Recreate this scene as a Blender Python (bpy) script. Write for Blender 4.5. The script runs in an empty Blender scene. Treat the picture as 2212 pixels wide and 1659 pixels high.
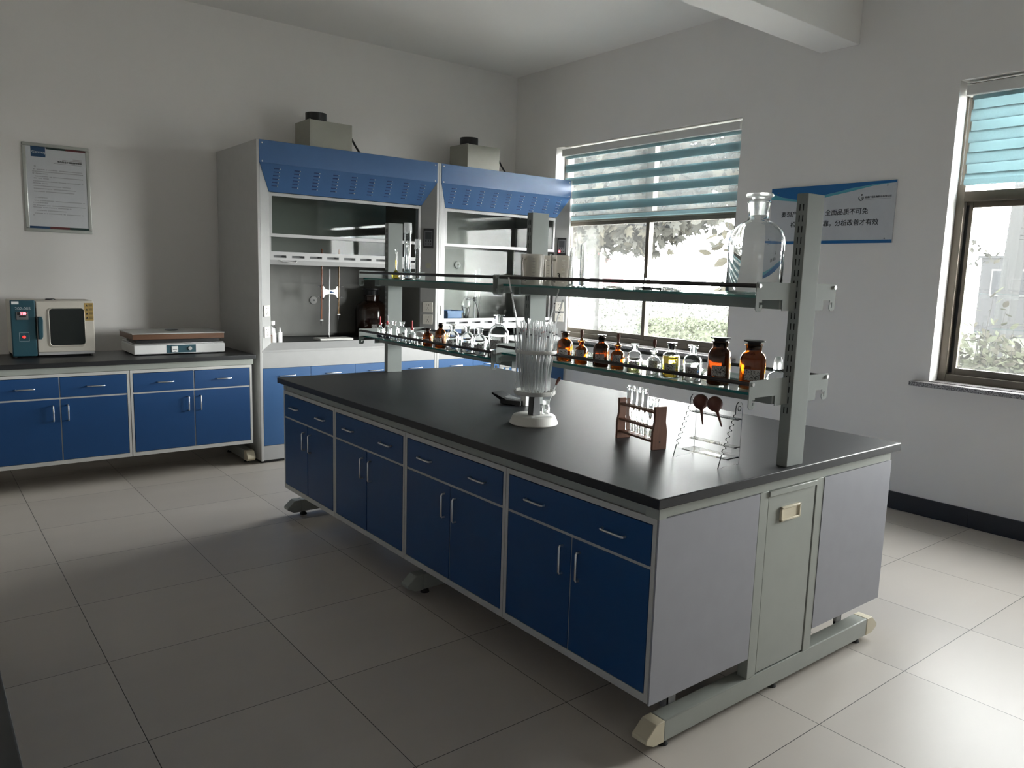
import bpy, bmesh, math, random
from mathutils import Vector, Matrix
S = bpy.context.scene
COL = S.collection
PI = math.pi
rnd = random.Random(7)

# ------------------------------------------------------------------ camera, world, exposure
YAW, PITCH, ROLL, FOC = 0.670052, -0.141022, 0.029322, 1656.6488
CAMLOC = Vector((-1.70051, -1.43461, 1.49016))
def setup_camera():
    cy, sy, cp, sp = math.cos(YAW), math.sin(YAW), math.cos(PITCH), math.sin(PITCH)
    f = Vector((sy * cp, cy * cp, sp)); r = Vector((cy, -sy, 0)); u = r.cross(f)
    cr, sr = math.cos(ROLL), math.sin(ROLL)
    r2 = cr * r + sr * u; u2 = -sr * r + cr * u
    cam = bpy.data.cameras.new('camera'); o = bpy.data.objects.new('camera', cam); COL.objects.link(o)
    m = Matrix((r2, u2, -f)).transposed().to_4x4(); m.translation = CAMLOC
    o.matrix_world = m
    cam.sensor_fit = 'HORIZONTAL'; cam.sensor_width = 36.0
    cam.lens = FOC / 2212.0 * 36.0
    cam.clip_start = 0.05; cam.clip_end = 200
    S.camera = o
setup_camera()

w = bpy.data.worlds.new('overcast'); S.world = w; w.use_nodes = True
wn = w.node_tree.nodes; wl = w.node_tree.links
bg = wn['Background']
bg.inputs['Strength'].default_value = 8.0
wtc = wn.new('ShaderNodeTexCoord'); wsp = wn.new('ShaderNodeSeparateXYZ'); wl.new(wtc.outputs['Generated'], wsp.inputs[0])
wcr = wn.new('ShaderNodeValToRGB'); wl.new(wsp.outputs[2], wcr.inputs[0])
wcr.color_ramp.elements[0].position = 0.06; wcr.color_ramp.elements[0].color = (1.0, 0.985, 0.96, 1)
wcr.color_ramp.elements[1].position = 0.50; wcr.color_ramp.elements[1].color = (0.24, 0.24, 0.24, 1)
wl.new(wcr.outputs[0], bg.inputs['Color'])

S.view_settings.view_transform = 'Standard'; S.view_settings.look = 'None'
S.view_settings.gamma = 1.0; S.view_settings.use_curve_mapping = False
S.view_settings.exposure = 3.42
cyc = S.cycles
cyc.max_bounces = 14; cyc.diffuse_bounces = 6; cyc.glossy_bounces = 6; cyc.transmission_bounces = 14
cyc.transparent_max_bounces = 32; cyc.blur_glossy = 0.5; cyc.sample_clamp_indirect = 6.0
cyc.use_denoising = True

def portal(name, y0, y1, z0, z1, x):
    l = bpy.data.lights.new(name, 'AREA'); l.shape = 'RECTANGLE'; l.size = y1 - y0; l.size_y = z1 - z0
    l.cycles.is_portal = True
    o = bpy.data.objects.new(name, l); COL.objects.link(o)
    z = Vector((1, 0, 0)); x_ = Vector((0, 1, 0)); y_ = z.cross(x_)
    m = Matrix((x_, y_, z)).transposed().to_4x4(); m.translation = (x, (y0 + y1) / 2, (z0 + z1) / 2)
    o.matrix_world = m; o['kind'] = 'helper'
XW, YW, CEIL = 3.474, 5.151, 3.53
WIN = [(2.327, 4.492), (-1.412, 0.753)]
WZ0, WZ1 = 0.885, 2.752
XL, YF = -4.6, -5.2
for i, (a, b) in enumerate(WIN): portal('window_light_portal', a, b, WZ0, WZ1, XW + 0.235)

# ------------------------------------------------------------------ materials
def lin(c):
    return tuple(((v / 12.92) if v <= 0.04045 else ((v + 0.055) / 1.055) ** 2.4) for v in c)
def hx(r, g, b): return lin((r / 255, g / 255, b / 255))
def newmat(name):
    m = bpy.data.materials.new(name); m.use_nodes = True
    return m, m.node_tree.nodes, m.node_tree.links
def P(name, col, rough=0.5, metal=0.0, var=0.06, scale=14.0, bump=0.0, spec=0.5, emit=None, estr=0.0, coat=0.0):
    m, n, l = newmat(name); b = n['Principled BSDF']
    b.inputs['Roughness'].default_value = rough; b.inputs['Metallic'].default_value = metal
    b.inputs['Specular IOR Level'].default_value = spec
    if coat: b.inputs['Coat Weight'].default_value = coat
    tc = n.new('ShaderNodeTexCoord'); nz = n.new('ShaderNodeTexNoise'); nz.inputs['Scale'].default_value = scale
    nz.inputs['Detail'].default_value = 4
    l.new(tc.outputs['Object'], nz.inputs['Vector'])
    rp = n.new('ShaderNodeMapRange'); rp.inputs['To Min'].default_value = 1 - var; rp.inputs['To Max'].default_value = 1 + var
    l.new(nz.outputs['Fac'], rp.inputs['Value'])
    mx = n.new('ShaderNodeVectorMath'); mx.operation = 'SCALE'; mx.inputs[0].default_value = col[:3]
    l.new(rp.outputs['Result'], mx.inputs['Scale']); l.new(mx.outputs[0], b.inputs['Base Color'])
    if bump:
        bp = n.new('ShaderNodeBump'); bp.inputs['Strength'].default_value = bump; bp.inputs['Distance'].default_value = 0.002
        n2 = n.new('ShaderNodeTexNoise'); n2.inputs['Scale'].default_value = scale * 12; l.new(tc.outputs['Object'], n2.inputs['Vector'])
        l.new(n2.outputs['Fac'], bp.inputs['Height']); l.new(bp.outputs['Normal'], b.inputs['Normal'])
    if emit:
        b.inputs['Emission Color'].default_value = (*emit, 1); b.inputs['Emission Strength'].default_value = estr
    return m
def glass(name, col, rough=0.0, ior=1.47):
    m, n, l = newmat(name); b = n['Principled BSDF']
    b.inputs['Base Color'].default_value = (*col, 1); b.inputs['Roughness'].default_value = rough
    b.inputs['Transmission Weight'].default_value = 1.0; b.inputs['IOR'].default_value = ior
    return m
def pane(name, tint=(0.95, 0.98, 0.97), dust=0.0, ior=1.5, rough=0.0):
    # flat pane: fresnel mix of straight-through and mirror light, plus a film of dust
    m, n, l = newmat(name); n.remove(n['Principled BSDF']); out = n['Material Output']
    t = n.new('ShaderNodeBsdfTransparent'); t.inputs['Color'].default_value = (*tint, 1)
    g = n.new('ShaderNodeBsdfGlossy'); g.inputs['Roughness'].default_value = rough; g.inputs['Color'].default_value = (1, 1, 1, 1)
    f = n.new('ShaderNodeFresnel')   # same mirror share on the way in and on the way out of the sheet
    ge = n.new('ShaderNodeNewGeometry'); mr = n.new('ShaderNodeMapRange'); mr.inputs['To Min'].default_value = ior; mr.inputs['To Max'].default_value = 1 / ior
    l.new(ge.outputs['Backfacing'], mr.inputs['Value']); l.new(mr.outputs['Result'], f.inputs['IOR'])
    mx = n.new('ShaderNodeMixShader'); l.new(f.outputs[0], mx.inputs[0]); l.new(t.outputs[0], mx.inputs[1]); l.new(g.outputs[0], mx.inputs[2])
    last = mx
    if dust:
        d = n.new('ShaderNodeBsdfDiffuse'); d.inputs['Color'].default_value = (0.8, 0.8, 0.78, 1)
        d2 = n.new('ShaderNodeBsdfTranslucent'); d2.inputs['Color'].default_value = (0.8, 0.8, 0.78, 1)
        ad = n.new('ShaderNodeMixShader'); ad.inputs[0].default_value = 0.5; l.new(d.outputs[0], ad.inputs[1]); l.new(d2.outputs[0], ad.inputs[2])
        m2 = n.new('ShaderNodeMixShader'); m2.inputs[0].default_value = dust
        l.new(last.outputs[0], m2.inputs[1]); l.new(ad.outputs[0], m2.inputs[2]); last = m2
    l.new(last.outputs[0], out.inputs['Surface'])
    return m
def fabric(name, col, transl=0.5, clear=0.0):
    m, n, l = newmat(name); n.remove(n['Principled BSDF']); out = n['Material Output']
    d = n.new('ShaderNodeBsdfDiffuse'); t = n.new('ShaderNodeBsdfTranslucent')
    tc = n.new('ShaderNodeTexCoord'); wv = n.new('ShaderNodeTexNoise'); wv.inputs['Scale'].default_value = 120
    l.new(tc.outputs['Object'], wv.inputs['Vector'])
    rp = n.new('ShaderNodeMapRange'); rp.inputs['To Min'].default_value = 0.92; rp.inputs['To Max'].default_value = 1.08
    l.new(wv.outputs['Fac'], rp.inputs['Value'])
    sc = n.new('ShaderNodeVectorMath'); sc.operation = 'SCALE'; sc.inputs[0].default_value = col; l.new(rp.outputs[0], sc.inputs['Scale'])
    l.new(sc.outputs[0], d.inputs['Color']); l.new(sc.outputs[0], t.inputs['Color'])
    mx = n.new('ShaderNodeMixShader'); mx.inputs[0].default_value = transl
    l.new(d.outputs[0], mx.inputs[1]); l.new(t.outputs[0], mx.inputs[2]); last = mx
    if clear:
        tr = n.new('ShaderNodeBsdfTransparent'); m2 = n.new('ShaderNodeMixShader'); m2.inputs[0].default_value = clear
        l.new(last.outputs[0], m2.inputs[1]); l.new(tr.outputs[0], m2.inputs[2]); last = m2
    l.new(last.outputs[0], out.inputs['Surface'])
    return m
def floor_material():
    m, n, l = newmat('floor_tiles'); b = n['Principled BSDF']
    tc = n.new('ShaderNodeTexCoord'); sp = n.new('ShaderNodeSeparateXYZ'); l.new(tc.outputs['Object'], sp.inputs[0])
    def M(op, a, bb=None, c=None):
        q = n.new('ShaderNodeMath'); q.operation = op
        for i, v in enumerate((a, bb, c)):
            if v is None: continue
            if isinstance(v, (int, float)): q.inputs[i].default_value = v
            else: l.new(v, q.inputs[i])
        return q.outputs[0]
    u = M('DIVIDE', M('SUBTRACT', sp.outputs[0], 0.047), 0.617)
    v = M('DIVIDE', M('SUBTRACT', sp.outputs[1], -0.197), 0.605)
    fu, fv = M('FLOOR', u), M('FLOOR', v)
    def edge(c, fl, size):
        fr = M('SUBTRACT', c, fl); d = M('MINIMUM', fr, M('SUBTRACT', 1.0, fr)); return M('LESS_THAN', M('MULTIPLY', d, size), 0.0013)
    gr = M('MAXIMUM', edge(u, fu, 0.617), edge(v, fv, 0.605))
    cb = n.new('ShaderNodeCombineXYZ'); l.new(fu, cb.inputs[0]); l.new(fv, cb.inputs[1])
    wnz = n.new('ShaderNodeTexWhiteNoise'); wnz.noise_dimensions = '2D'; l.new(cb.outputs[0], wnz.inputs['Vector'])
    tint = M('ADD', M('MULTIPLY', wnz.outputs['Value'], 0.10), 0.95)
    nz = n.new('ShaderNodeTexNoise'); nz.inputs['Scale'].default_value = 1.6; nz.inputs['Detail'].default_value = 5
    stv = n.new('ShaderNodeMapping'); stv.inputs['Scale'].default_value = (1, 4, 1)
    l.new(tc.outputs['Object'], stv.inputs[0]); l.new(stv.outputs[0], nz.inputs['Vector'])
    tint = M('MULTIPLY', tint, M('ADD', M('MULTIPLY', nz.outputs['Fac'], 0.10), 0.95))
    sc = n.new('ShaderNodeVectorMath'); sc.operation = 'SCALE'; sc.inputs[0].default_value = (0.50, 0.46, 0.415); l.new(tint, sc.inputs['Scale'])
    mx = n.new('ShaderNodeMix'); mx.data_type = 'RGBA'; l.new(gr, mx.inputs['Factor']); l.new(sc.outputs[0], mx.inputs['A']); mx.inputs['B'].default_value = (0.03, 0.028, 0.026, 1)
    l.new(mx.outputs['Result'], b.inputs['Base Color'])
    # every tile lies a hair out of true
    ge = n.new('ShaderNodeNewGeometry'); off = n.new('ShaderNodeVectorMath'); off.operation = 'MULTIPLY_ADD'
    l.new(wnz.outputs['Color'], off.inputs[0]); off.inputs[1].default_value = (0.022, 0.022, 0); off.inputs[2].default_value = (-0.011, -0.011, 0)
    ad = n.new('ShaderNodeVectorMath'); ad.operation = 'ADD'; l.new(ge.outputs['Normal'], ad.inputs[0]); l.new(off.outputs[0], ad.inputs[1])
    nm = n.new('ShaderNodeVectorMath'); nm.operation = 'NORMALIZE'; l.new(ad.outputs[0], nm.inputs[0]); l.new(nm.outputs[0], b.inputs['Normal'])
    b.inputs['Roughness'].default_value = 0.36; b.inputs['Specular IOR Level'].default_value = 0.25
    return m
def wood_material(name, c1, c2, rough=0.5):
    m, n, l = newmat(name); b = n['Principled BSDF']
    tc = n.new('ShaderNodeTexCoord'); mp = n.new('ShaderNodeMapping'); mp.inputs['Scale'].default_value = (60, 60, 6)
    l.new(tc.outputs['Object'], mp.inputs[0]); nz = n.new('ShaderNodeTexNoise'); nz.inputs['Scale'].default_value = 1.5; nz.inputs['Detail'].default_value = 6
    l.new(mp.outputs[0], nz.inputs['Vector'])
    mx = n.new('ShaderNodeMix'); mx.data_type = 'RGBA'; l.new(nz.outputs['Fac'], mx.inputs['Factor'])
    mx.inputs['A'].default_value = (*c1, 1); mx.inputs['B'].default_value = (*c2, 1); l.new(mx.outputs['Result'], b.inputs['Base Color'])
    b.inputs['Roughness'].default_value = rough
    return m
def label_material(name, paper, ink, sx=330.0, sz=260.0):
    # paper with rows of small printed marks
    m, n, l = newmat(name); b = n['Principled BSDF']; b.inputs['Roughness'].default_value = 0.7
    tc = n.new('ShaderNodeTexCoord'); mp = n.new('ShaderNodeMapping'); mp.inputs['Scale'].default_value = (sx, sx, sz); l.new(tc.outputs['Object'], mp.inputs[0])
    nz = n.new('ShaderNodeTexNoise'); nz.inputs['Scale'].default_value = 1.0; nz.inputs['Detail'].default_value = 1; l.new(mp.outputs[0], nz.inputs['Vector'])
    st = n.new('ShaderNodeMath'); st.operation = 'GREATER_THAN'; st.inputs[1].default_value = 0.57; l.new(nz.outputs['Fac'], st.inputs[0])
    mx = n.new('ShaderNodeMix'); mx.data_type = 'RGBA'; l.new(st.outputs[0], mx.inputs['Factor'])
    mx.inputs['A'].default_value = (*paper, 1); mx.inputs['B'].default_value = (*ink, 1); l.new(mx.outputs['Result'], b.inputs['Base Color'])
    return m
def granite_material():
    m, n, l = newmat('speckled_stone'); b = n['Principled BSDF']; b.inputs['Roughness'].default_value = 0.3
    tc = n.new('ShaderNodeTexCoord'); nz = n.new('ShaderNodeTexNoise'); nz.inputs['Scale'].default_value = 160; nz.inputs['Detail'].default_value = 3; l.new(tc.outputs['Object'], nz.inputs['Vector'])
    cr = n.new('ShaderNodeValToRGB'); cr.color_ramp.elements[0].position = 0.38; cr.color_ramp.elements[0].color = (0.06, 0.055, 0.055, 1)
    cr.color_ramp.elements[1].position = 0.62; cr.color_ramp.elements[1].color = (0.45, 0.43, 0.42, 1)
    l.new(nz.outputs['Fac'], cr.inputs[0]); l.new(cr.outputs[0], b.inputs['Base Color'])
    return m

MT = dict(
    wall=P('wall_plaster', (0.78, 0.762, 0.742), 0.85, var=0.03, scale=3, bump=0.05),
    ceil=P('ceiling_paint', (0.82, 0.81, 0.79), 0.9, var=0.02, scale=2),
    floor=floor_material(),
    skirt=P('black_skirting', (0.018, 0.019, 0.024), 0.35),
    alu=P('bronze_aluminium', (0.11, 0.092, 0.070), 0.4, 0.3),
    rubber=P('black_rubber', (0.012, 0.012, 0.012), 0.7),
    sill=granite_material(),
    pane=pane('window_pane', (0.96, 0.98, 0.98), dust=0.004),
    screen=pane('insect_screen', (0.9, 0.9, 0.9), dust=0.012),
    teal=fabric('teal_blind_fabric', (0.385, 0.485, 0.505), 0.5),
    sheer=fabric('sheer_blind_fabric', (0.10, 0.105, 0.105), 0.6, clear=0.8),
    cass=P('blind_cassette', (0.66, 0.66, 0.64), 0.5),
    black_top=P('black_worktop', (0.010, 0.011, 0.013), 0.43, var=0.2, scale=60, spec=0.5),
    frame=P('grey_green_steel', (0.32, 0.34, 0.31), 0.42),
    carc=P('white_laminate', (0.52, 0.52, 0.50), 0.5),
    endp=P('lavender_grey_panel', (0.30, 0.305, 0.335), 0.45),
    blue=P('navy_blue_laminate', (0.004, 0.055, 0.180), 0.45),
    hblue=P('mid_blue_steel', (0.034, 0.108, 0.262), 0.38),
    chrome=P('brushed_chrome', (0.7, 0.7, 0.7), 0.28, 1.0),
    steel=P('light_grey_steel', (0.38, 0.38, 0.378), 0.4),
    hgrey=P('hood_grey_steel', (0.46, 0.46, 0.45), 0.45),
    baffle=P('grey_baffle_board', (0.17, 0.17, 0.158), 0.5),
    dark=P('charcoal_plastic', (0.03, 0.032, 0.036), 0.45),
    darkgrey=P('slate_plastic', (0.12, 0.125, 0.13), 0.45),
    black=P('black_plastic', (0.01, 0.01, 0.011), 0.4),
    cream=P('cream_plastic', (0.62, 0.56, 0.42), 0.5),
    white=P('white_plastic', (0.78, 0.78, 0.77), 0.4),
    offwhite=P('off_white_enamel', (0.62, 0.61, 0.58), 0.45),
    socket=P('ivory_socket', (0.60, 0.58, 0.52), 0.4),
    oven=P('beige_enamel', (0.52, 0.49, 0.43), 0.45),
    ovteal=P('dark_teal_enamel', (0.015, 0.07, 0.095), 0.4),
    ovglass=P('smoked_glass', (0.012, 0.016, 0.016), 0.12),
    red=P('red_rubber', (0.45, 0.02, 0.03), 0.45),
    brownrub=P('brown_rubber', (0.14, 0.045, 0.03), 0.55),
    redglow=P('red_led', (0.5, 0.02, 0.02), 0.4, emit=(1, 0.05, 0.06), estr=1.6),
    redlamp=P('red_pilot_lamp', (0.55, 0.03, 0.03), 0.3, emit=(1, 0.05, 0.04), estr=0.12),
    pale=P('pale_marking', (0.42, 0.47, 0.5), 0.5),
    postm=P('shelf_steel', (0.27, 0.29, 0.28), 0.7, spec=0.08),
    rail=P('dark_rail', (0.055, 0.05, 0.048), 0.35, 0.6),
    slot=P('dark_slot', (0.006, 0.006, 0.006), 0.8),
    shelf=pane('shelf_glass_face', (0.86, 0.96, 0.93), ior=1.5),
    gedge=P('teal_glass_edge', (0.01, 0.16, 0.14), 0.15),
    clear=glass('clear_glass', (0.97, 0.985, 0.98)),
    frost=glass('ground_glass', (0.93, 0.94, 0.93), 0.35),
    acryl=glass('clear_acrylic', (0.985, 0.99, 0.99), 0.0, 1.45),
    acedge=glass('acrylic_edge_reflection_tint', (0.10, 0.11, 0.11), 0.1, 1.45),  # dark tint puts the total reflection at the plate edges into the colour
    amber=glass('amber_glass', (0.36, 0.135, 0.022)),
    amberd=glass('dark_amber_glass', (0.14, 0.05, 0.014)),
    ambstop=P('dark_brown_stopper', (0.022, 0.012, 0.009), 0.15),
    ambcap=glass('amber_dropper_glass', (0.40, 0.13, 0.02)),
    brownjug=glass('brown_glass', (0.12, 0.04, 0.015)),
    water=glass('clear_liquid', (0.97, 0.98, 0.98), 0.0, 1.33),
    yellow=glass('yellow_liquid', (0.95, 0.68, 0.05), 0.0, 1.33),
    green=glass('yellow_green_liquid', (0.80, 0.82, 0.35), 0.0, 1.33),
    darkliq=P('dark_blue_liquid', (0.01, 0.01, 0.03), 0.2),
    frostpl=None,
    labg=label_material('grey_label', (0.40, 0.40, 0.39), (0.03, 0.03, 0.03)),
    labw=label_material('white_label', (0.58, 0.58, 0.56), (0.04, 0.04, 0.04)),
    labr=label_material('red_label', (0.62, 0.50, 0.42), (0.55, 0.08, 0.06), 60, 40),
    paper=P('paper', (0.70, 0.72, 0.75), 0.8),
    ink=P('black_ink', (0.01, 0.01, 0.012), 0.7),
    inkg=P('grey_ink', (0.07, 0.07, 0.08), 0.7),
    sblue=P('sign_blue', (0.005, 0.12, 0.33), 0.45),
    steal=P('sign_teal', (0.09, 0.36, 0.45), 0.45),
    swhite=P('sign_board', (0.52, 0.54, 0.57), 0.4),
    pblue=P('print_blue', (0.004, 0.06, 0.17), 0.7),
    pred=P('print_red', (0.13, 0.015, 0.02), 0.7),
    pgreen=P('print_green', (0.005, 0.04, 0.035), 0.7),
    palu=P('frame_aluminium', (0.45, 0.47, 0.44), 0.35, 0.6),
    wood=wood_material('brown_wood', (0.21, 0.085, 0.042), (0.10, 0.036, 0.018)),
    sticker=P('yellow_sticker', (0.33, 0.22, 0.06), 0.6),
    plateb=P('brown_steel', (0.17, 0.09, 0.055), 0.35, 0.4),
    blueplast=P('blue_plastic', (0.02, 0.09, 0.25), 0.4),
    leaf=P('tree_leaf', (0.027, 0.027, 0.024), 0.6, var=0.3, scale=2, spec=0.0),
    leafy=P('yellowing_leaf', (0.034, 0.032, 0.025), 0.6, var=0.3, scale=2, spec=0.0),
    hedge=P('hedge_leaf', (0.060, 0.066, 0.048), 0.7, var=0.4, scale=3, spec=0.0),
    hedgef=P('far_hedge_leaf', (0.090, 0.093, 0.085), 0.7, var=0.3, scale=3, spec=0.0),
    bark=P('bark', (0.03, 0.0295, 0.029), 0.9, spec=0.0),
    soil=P('paving', (0.62, 0.60, 0.57), 0.9, var=0.2),
    farw=P('far_white_wall', (0.062, 0.062, 0.062), 0.8, spec=0.0),
    farg=P('far_grey_wall', (0.024, 0.0245, 0.026), 0.8, spec=0.0),
    farglass=P('far_window_glass', (0.019, 0.020, 0.022), 0.3, spec=0.0),
    conc=P('concrete_pole', (0.028, 0.0285, 0.029), 0.8, spec=0.0),
    rose=P('rose_petal', (0.14, 0.016, 0.026), 0.6, spec=0.0),
    pink=P('faded_red_board', (0.18, 0.088, 0.096), 0.8, spec=0.0),
)
def frosted_plastic():
    m, n, l = newmat('frosted_plastic'); n.remove(n['Principled BSDF']); out = n['Material Output']
    d = n.new('ShaderNodeBsdfDiffuse'); d.inputs['Color'].default_value = (0.70, 0.68, 0.64, 1)
    t = n.new('ShaderNodeBsdfTranslucent'); t.inputs['Color'].default_value = (0.74, 0.71, 0.66, 1)
    tr = n.new('ShaderNodeBsdfTransparent'); tr.inputs['Color'].default_value = (0.92, 0.9, 0.87, 1)
    g = n.new('ShaderNodeBsdfGlossy'); g.inputs['Roughness'].default_value = 0.25
    a = n.new('ShaderNodeMixShader'); a.inputs[0].default_value = 0.5; l.new(d.outputs[0], a.inputs[1]); l.new(t.outputs[0], a.inputs[2])
    b = n.new('ShaderNodeMixShader'); b.inputs[0].default_value = 0.66; l.new(a.outputs[0], b.inputs[1]); l.new(tr.outputs[0], b.inputs[2])
    f = n.new('ShaderNodeFresnel'); c = n.new('ShaderNodeMixShader'); l.new(f.outputs[0], c.inputs[0]); l.new(b.outputs[0], c.inputs[1]); l.new(g.outputs[0], c.inputs[2])
    l.new(c.outputs[0], out.inputs['Surface']); return m
MT['frostpl'] = frosted_plastic()

# ------------------------------------------------------------------ mesh builder
class MB:
    def __init__(s): s.bm = bmesh.new(); s.mi = 0; s.flat = False
    def _merge(s, b, mat=None):
        if mat is not None: b.transform(mat)
        off = {}
        for v in b.verts: off[v] = s.bm.verts.new(v.co)
        for f in b.faces:
            try:
                g = s.bm.faces.new([off[v] for v in f.verts]); g.material_index = s.mi
            except ValueError: pass
        b.free()
        return s
    def box(s, x0, x1, y0, y1, z0, z1, bev=0.0, mat=None, seg=2):
        s.flat = True; b = bmesh.new(); bmesh.ops.create_cube(b, size=1)
        for v in b.verts: v.co = Vector(((x0 + x1) / 2 + v.co.x * abs(x1 - x0), (y0 + y1) / 2 + v.co.y * abs(y1 - y0), (z0 + z1) / 2 + v.co.z * abs(z1 - z0)))
        if bev: bmesh.ops.bevel(b, geom=b.edges[:], offset=bev, segments=seg, affect='EDGES', profile=0.5)
        return s._merge(b, mat)
    def lathe(s, prof, c=(0, 0, 0), n=24, mat=None, closed=False):
        b = bmesh.new(); rings = []
        for r, z in prof:
            if r < 1e-6: rings.append([b.verts.new((c[0], c[1], c[2] + z))])
            else: rings.append([b.verts.new((c[0] + r * math.cos(2 * PI * i / n), c[1] + r * math.sin(2 * PI * i / n), c[2] + z)) for i in range(n)])
        pairs = list(zip(rings, rings[1:]))
        if closed: pairs.append((rings[-1], rings[0]))
        for a, d in pairs:
            for i in range(n):
                j = (i + 1) % n
                if len(a) == 1 and len(d) == 1: continue
                if len(a) == 1: b.faces.new((a[0], d[j], d[i])) if False else b.faces.new((a[0], d[i], d[j]))
                elif len(d) == 1: b.faces.new((a[i], d[0], a[j]))
                else: b.faces.new((a[i], d[i], d[j], a[j]))
        bmesh.ops.recalc_face_normals(b, faces=b.faces[:])
        return s._merge(b, mat)
    def tube(s, pts, r, n=8, mat=None):
        b = bmesh.new(); pts = [Vector(p) for p in pts]; rs = r if isinstance(r, (list, tuple)) else [r] * len(pts)
        rings = []; up = None
        for i, p in enumerate(pts):
            d = (pts[min(i + 1, len(pts) - 1)] - pts[max(i - 1, 0)]).normalized()
            if up is None: up = Vector((0, 0, 1)) if abs(d.z) < 0.9 else Vector((1, 0, 0))
            a = d.cross(up).normalized(); up = a.cross(d).normalized()
            rings.append([b.verts.new(p + rs[i] * (math.cos(2 * PI * k / n) * a + math.sin(2 * PI * k / n) * up)) for k in range(n)])
        for a, d in zip(rings, rings[1:]):
            for k in range(n): b.faces.new((a[k], a[(k + 1) % n], d[(k + 1) % n], d[k]))
        b.faces.new(rings[0][::-1]); b.faces.new(rings[-1])
        bmesh.ops.recalc_face_normals(b, faces=b.faces[:])
        return s._merge(b, mat)
    def prism(s, poly, axis, a, d, bev=0.0, mat=None):
        s.flat = True  # poly: 2D outline; axis 'x': (y,z), 'y': (x,z), 'z': (x,y)
        b = bmesh.new()
        def pt(p, t): return {'x': (t, p[0], p[1]), 'y': (p[0], t, p[1]), 'z': (p[0], p[1], t)}[axis]
        lo = [b.verts.new(pt(p, a)) for p in poly]; hi = [b.verts.new(pt(p, d)) for p in poly]
        m = len(poly)
        for i in range(m): b.faces.new((lo[i], lo[(i + 1) % m], hi[(i + 1) % m], hi[i]))
        b.faces.new(lo[::-1]); b.faces.new(hi)
        bmesh.ops.recalc_face_normals(b, faces=b.faces[:])
        if bev: bmesh.ops.bevel(b, geom=b.edges[:], offset=bev, segments=1, affect='EDGES')
        return s._merge(b, mat)
    def sheet(s, quads):
        for q in quads:
            f = s.bm.faces.new([s.bm.verts.new(p) for p in q]); f.material_index = s.mi
        return s
    def hull(s, pts, mat=None):
        s.flat = True
        b = bmesh.new(); vs = [b.verts.new(p) for p in pts]; bmesh.ops.convex_hull(b, input=vs)
        return s._merge(b, mat)
    def ball(s, c, r, sc=(1, 1, 1), seg=16, mat=None):
        b = bmesh.new(); bmesh.ops.create_uvsphere(b, u_segments=seg, v_segments=max(6, seg // 2), radius=r)
        for v in b.verts: v.co = Vector((c[0] + v.co.x * sc[0], c[1] + v.co.y * sc[1], c[2] + v.co.z * sc[2]))
        return s._merge(b, mat)
    def mesh(s, name, mats, ang=None):
        if ang is None: ang = 21 if s.flat else 50
        me = bpy.data.meshes.new(name); s.bm.to_mesh(me); s.bm.free()
        for m in (mats if isinstance(mats, (list, tuple)) else [mats]): me.materials.append(m)
        me.polygons.foreach_set('use_smooth', [True] * len(me.polygons)); me.set_sharp_from_angle(angle=math.radians(ang))
        return me
    def build(s, name, mats, parent=None, ang=None):
        return link(bpy.data.objects.new(name, s.mesh(name, mats, ang)), parent)
def mworld(o):
    m = o.matrix_basis.copy()
    if o.parent: m = mworld(o.parent) @ o.matrix_parent_inverse @ m
    return m
def link(o, parent=None):
    COL.objects.link(o)
    if parent is not None:
        o.parent = parent; o.matrix_parent_inverse = mworld(parent).inverted()
    return o
def tag(o, label, cat, group=None):
    o['label'] = label; o['category'] = cat
    if group: o['group'] = group
    return o
def thing(name, label, cat, loc=(0, 0, 0), group=None, rz=0.0):
    o = bpy.data.objects.new(name, None); COL.objects.link(o); o.location = loc; o.rotation_euler = (0, 0, rz)
    o.empty_display_size = 0.05
    return tag(o, label, cat, group)
def struct(name, mb, mats, parent=None, ang=None):
    o = mb.build(name, mats, parent, ang)
    if parent is None: o['kind'] = 'structure'
    return o
def copy_tree(o, parent=None):
    c = o.copy(); COL.objects.link(c)
    if parent is not None: c.parent = parent
    for ch in list(o.children): copy_tree(ch, c)
    return c
def move(o, loc, rz=None):
    o.location = loc
    if rz is not None: o.rotation_euler = (0, 0, rz)
    return o
def lettering(name, body, size, origin, right, up, mat, parent, bold=0.0, align='LEFT', depth=0.0006, sx=1.0):
    c = bpy.data.curves.new(name, 'FONT'); c.body = body; c.size = size; c.align_x = align; c.align_y = 'CENTER'
    c.extrude = depth; c.offset = bold
    t = bpy.data.objects.new('tmp', c); COL.objects.link(t)
    dg = bpy.context.evaluated_depsgraph_get(); me = bpy.data.meshes.new_from_object(t.evaluated_get(dg))
    bpy.data.objects.remove(t); bpy.data.curves.remove(c)
    r = Vector(right).normalized(); u = Vector(up).normalized(); nrm = r.cross(u)
    m = Matrix((r * sx, u, nrm)).transposed().to_4x4(); m.translation = origin
    me.transform(m); me.name = name; me.materials.clear(); me.materials.append(mat)
    return link(bpy.data.objects.new(name, me), parent)

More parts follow.
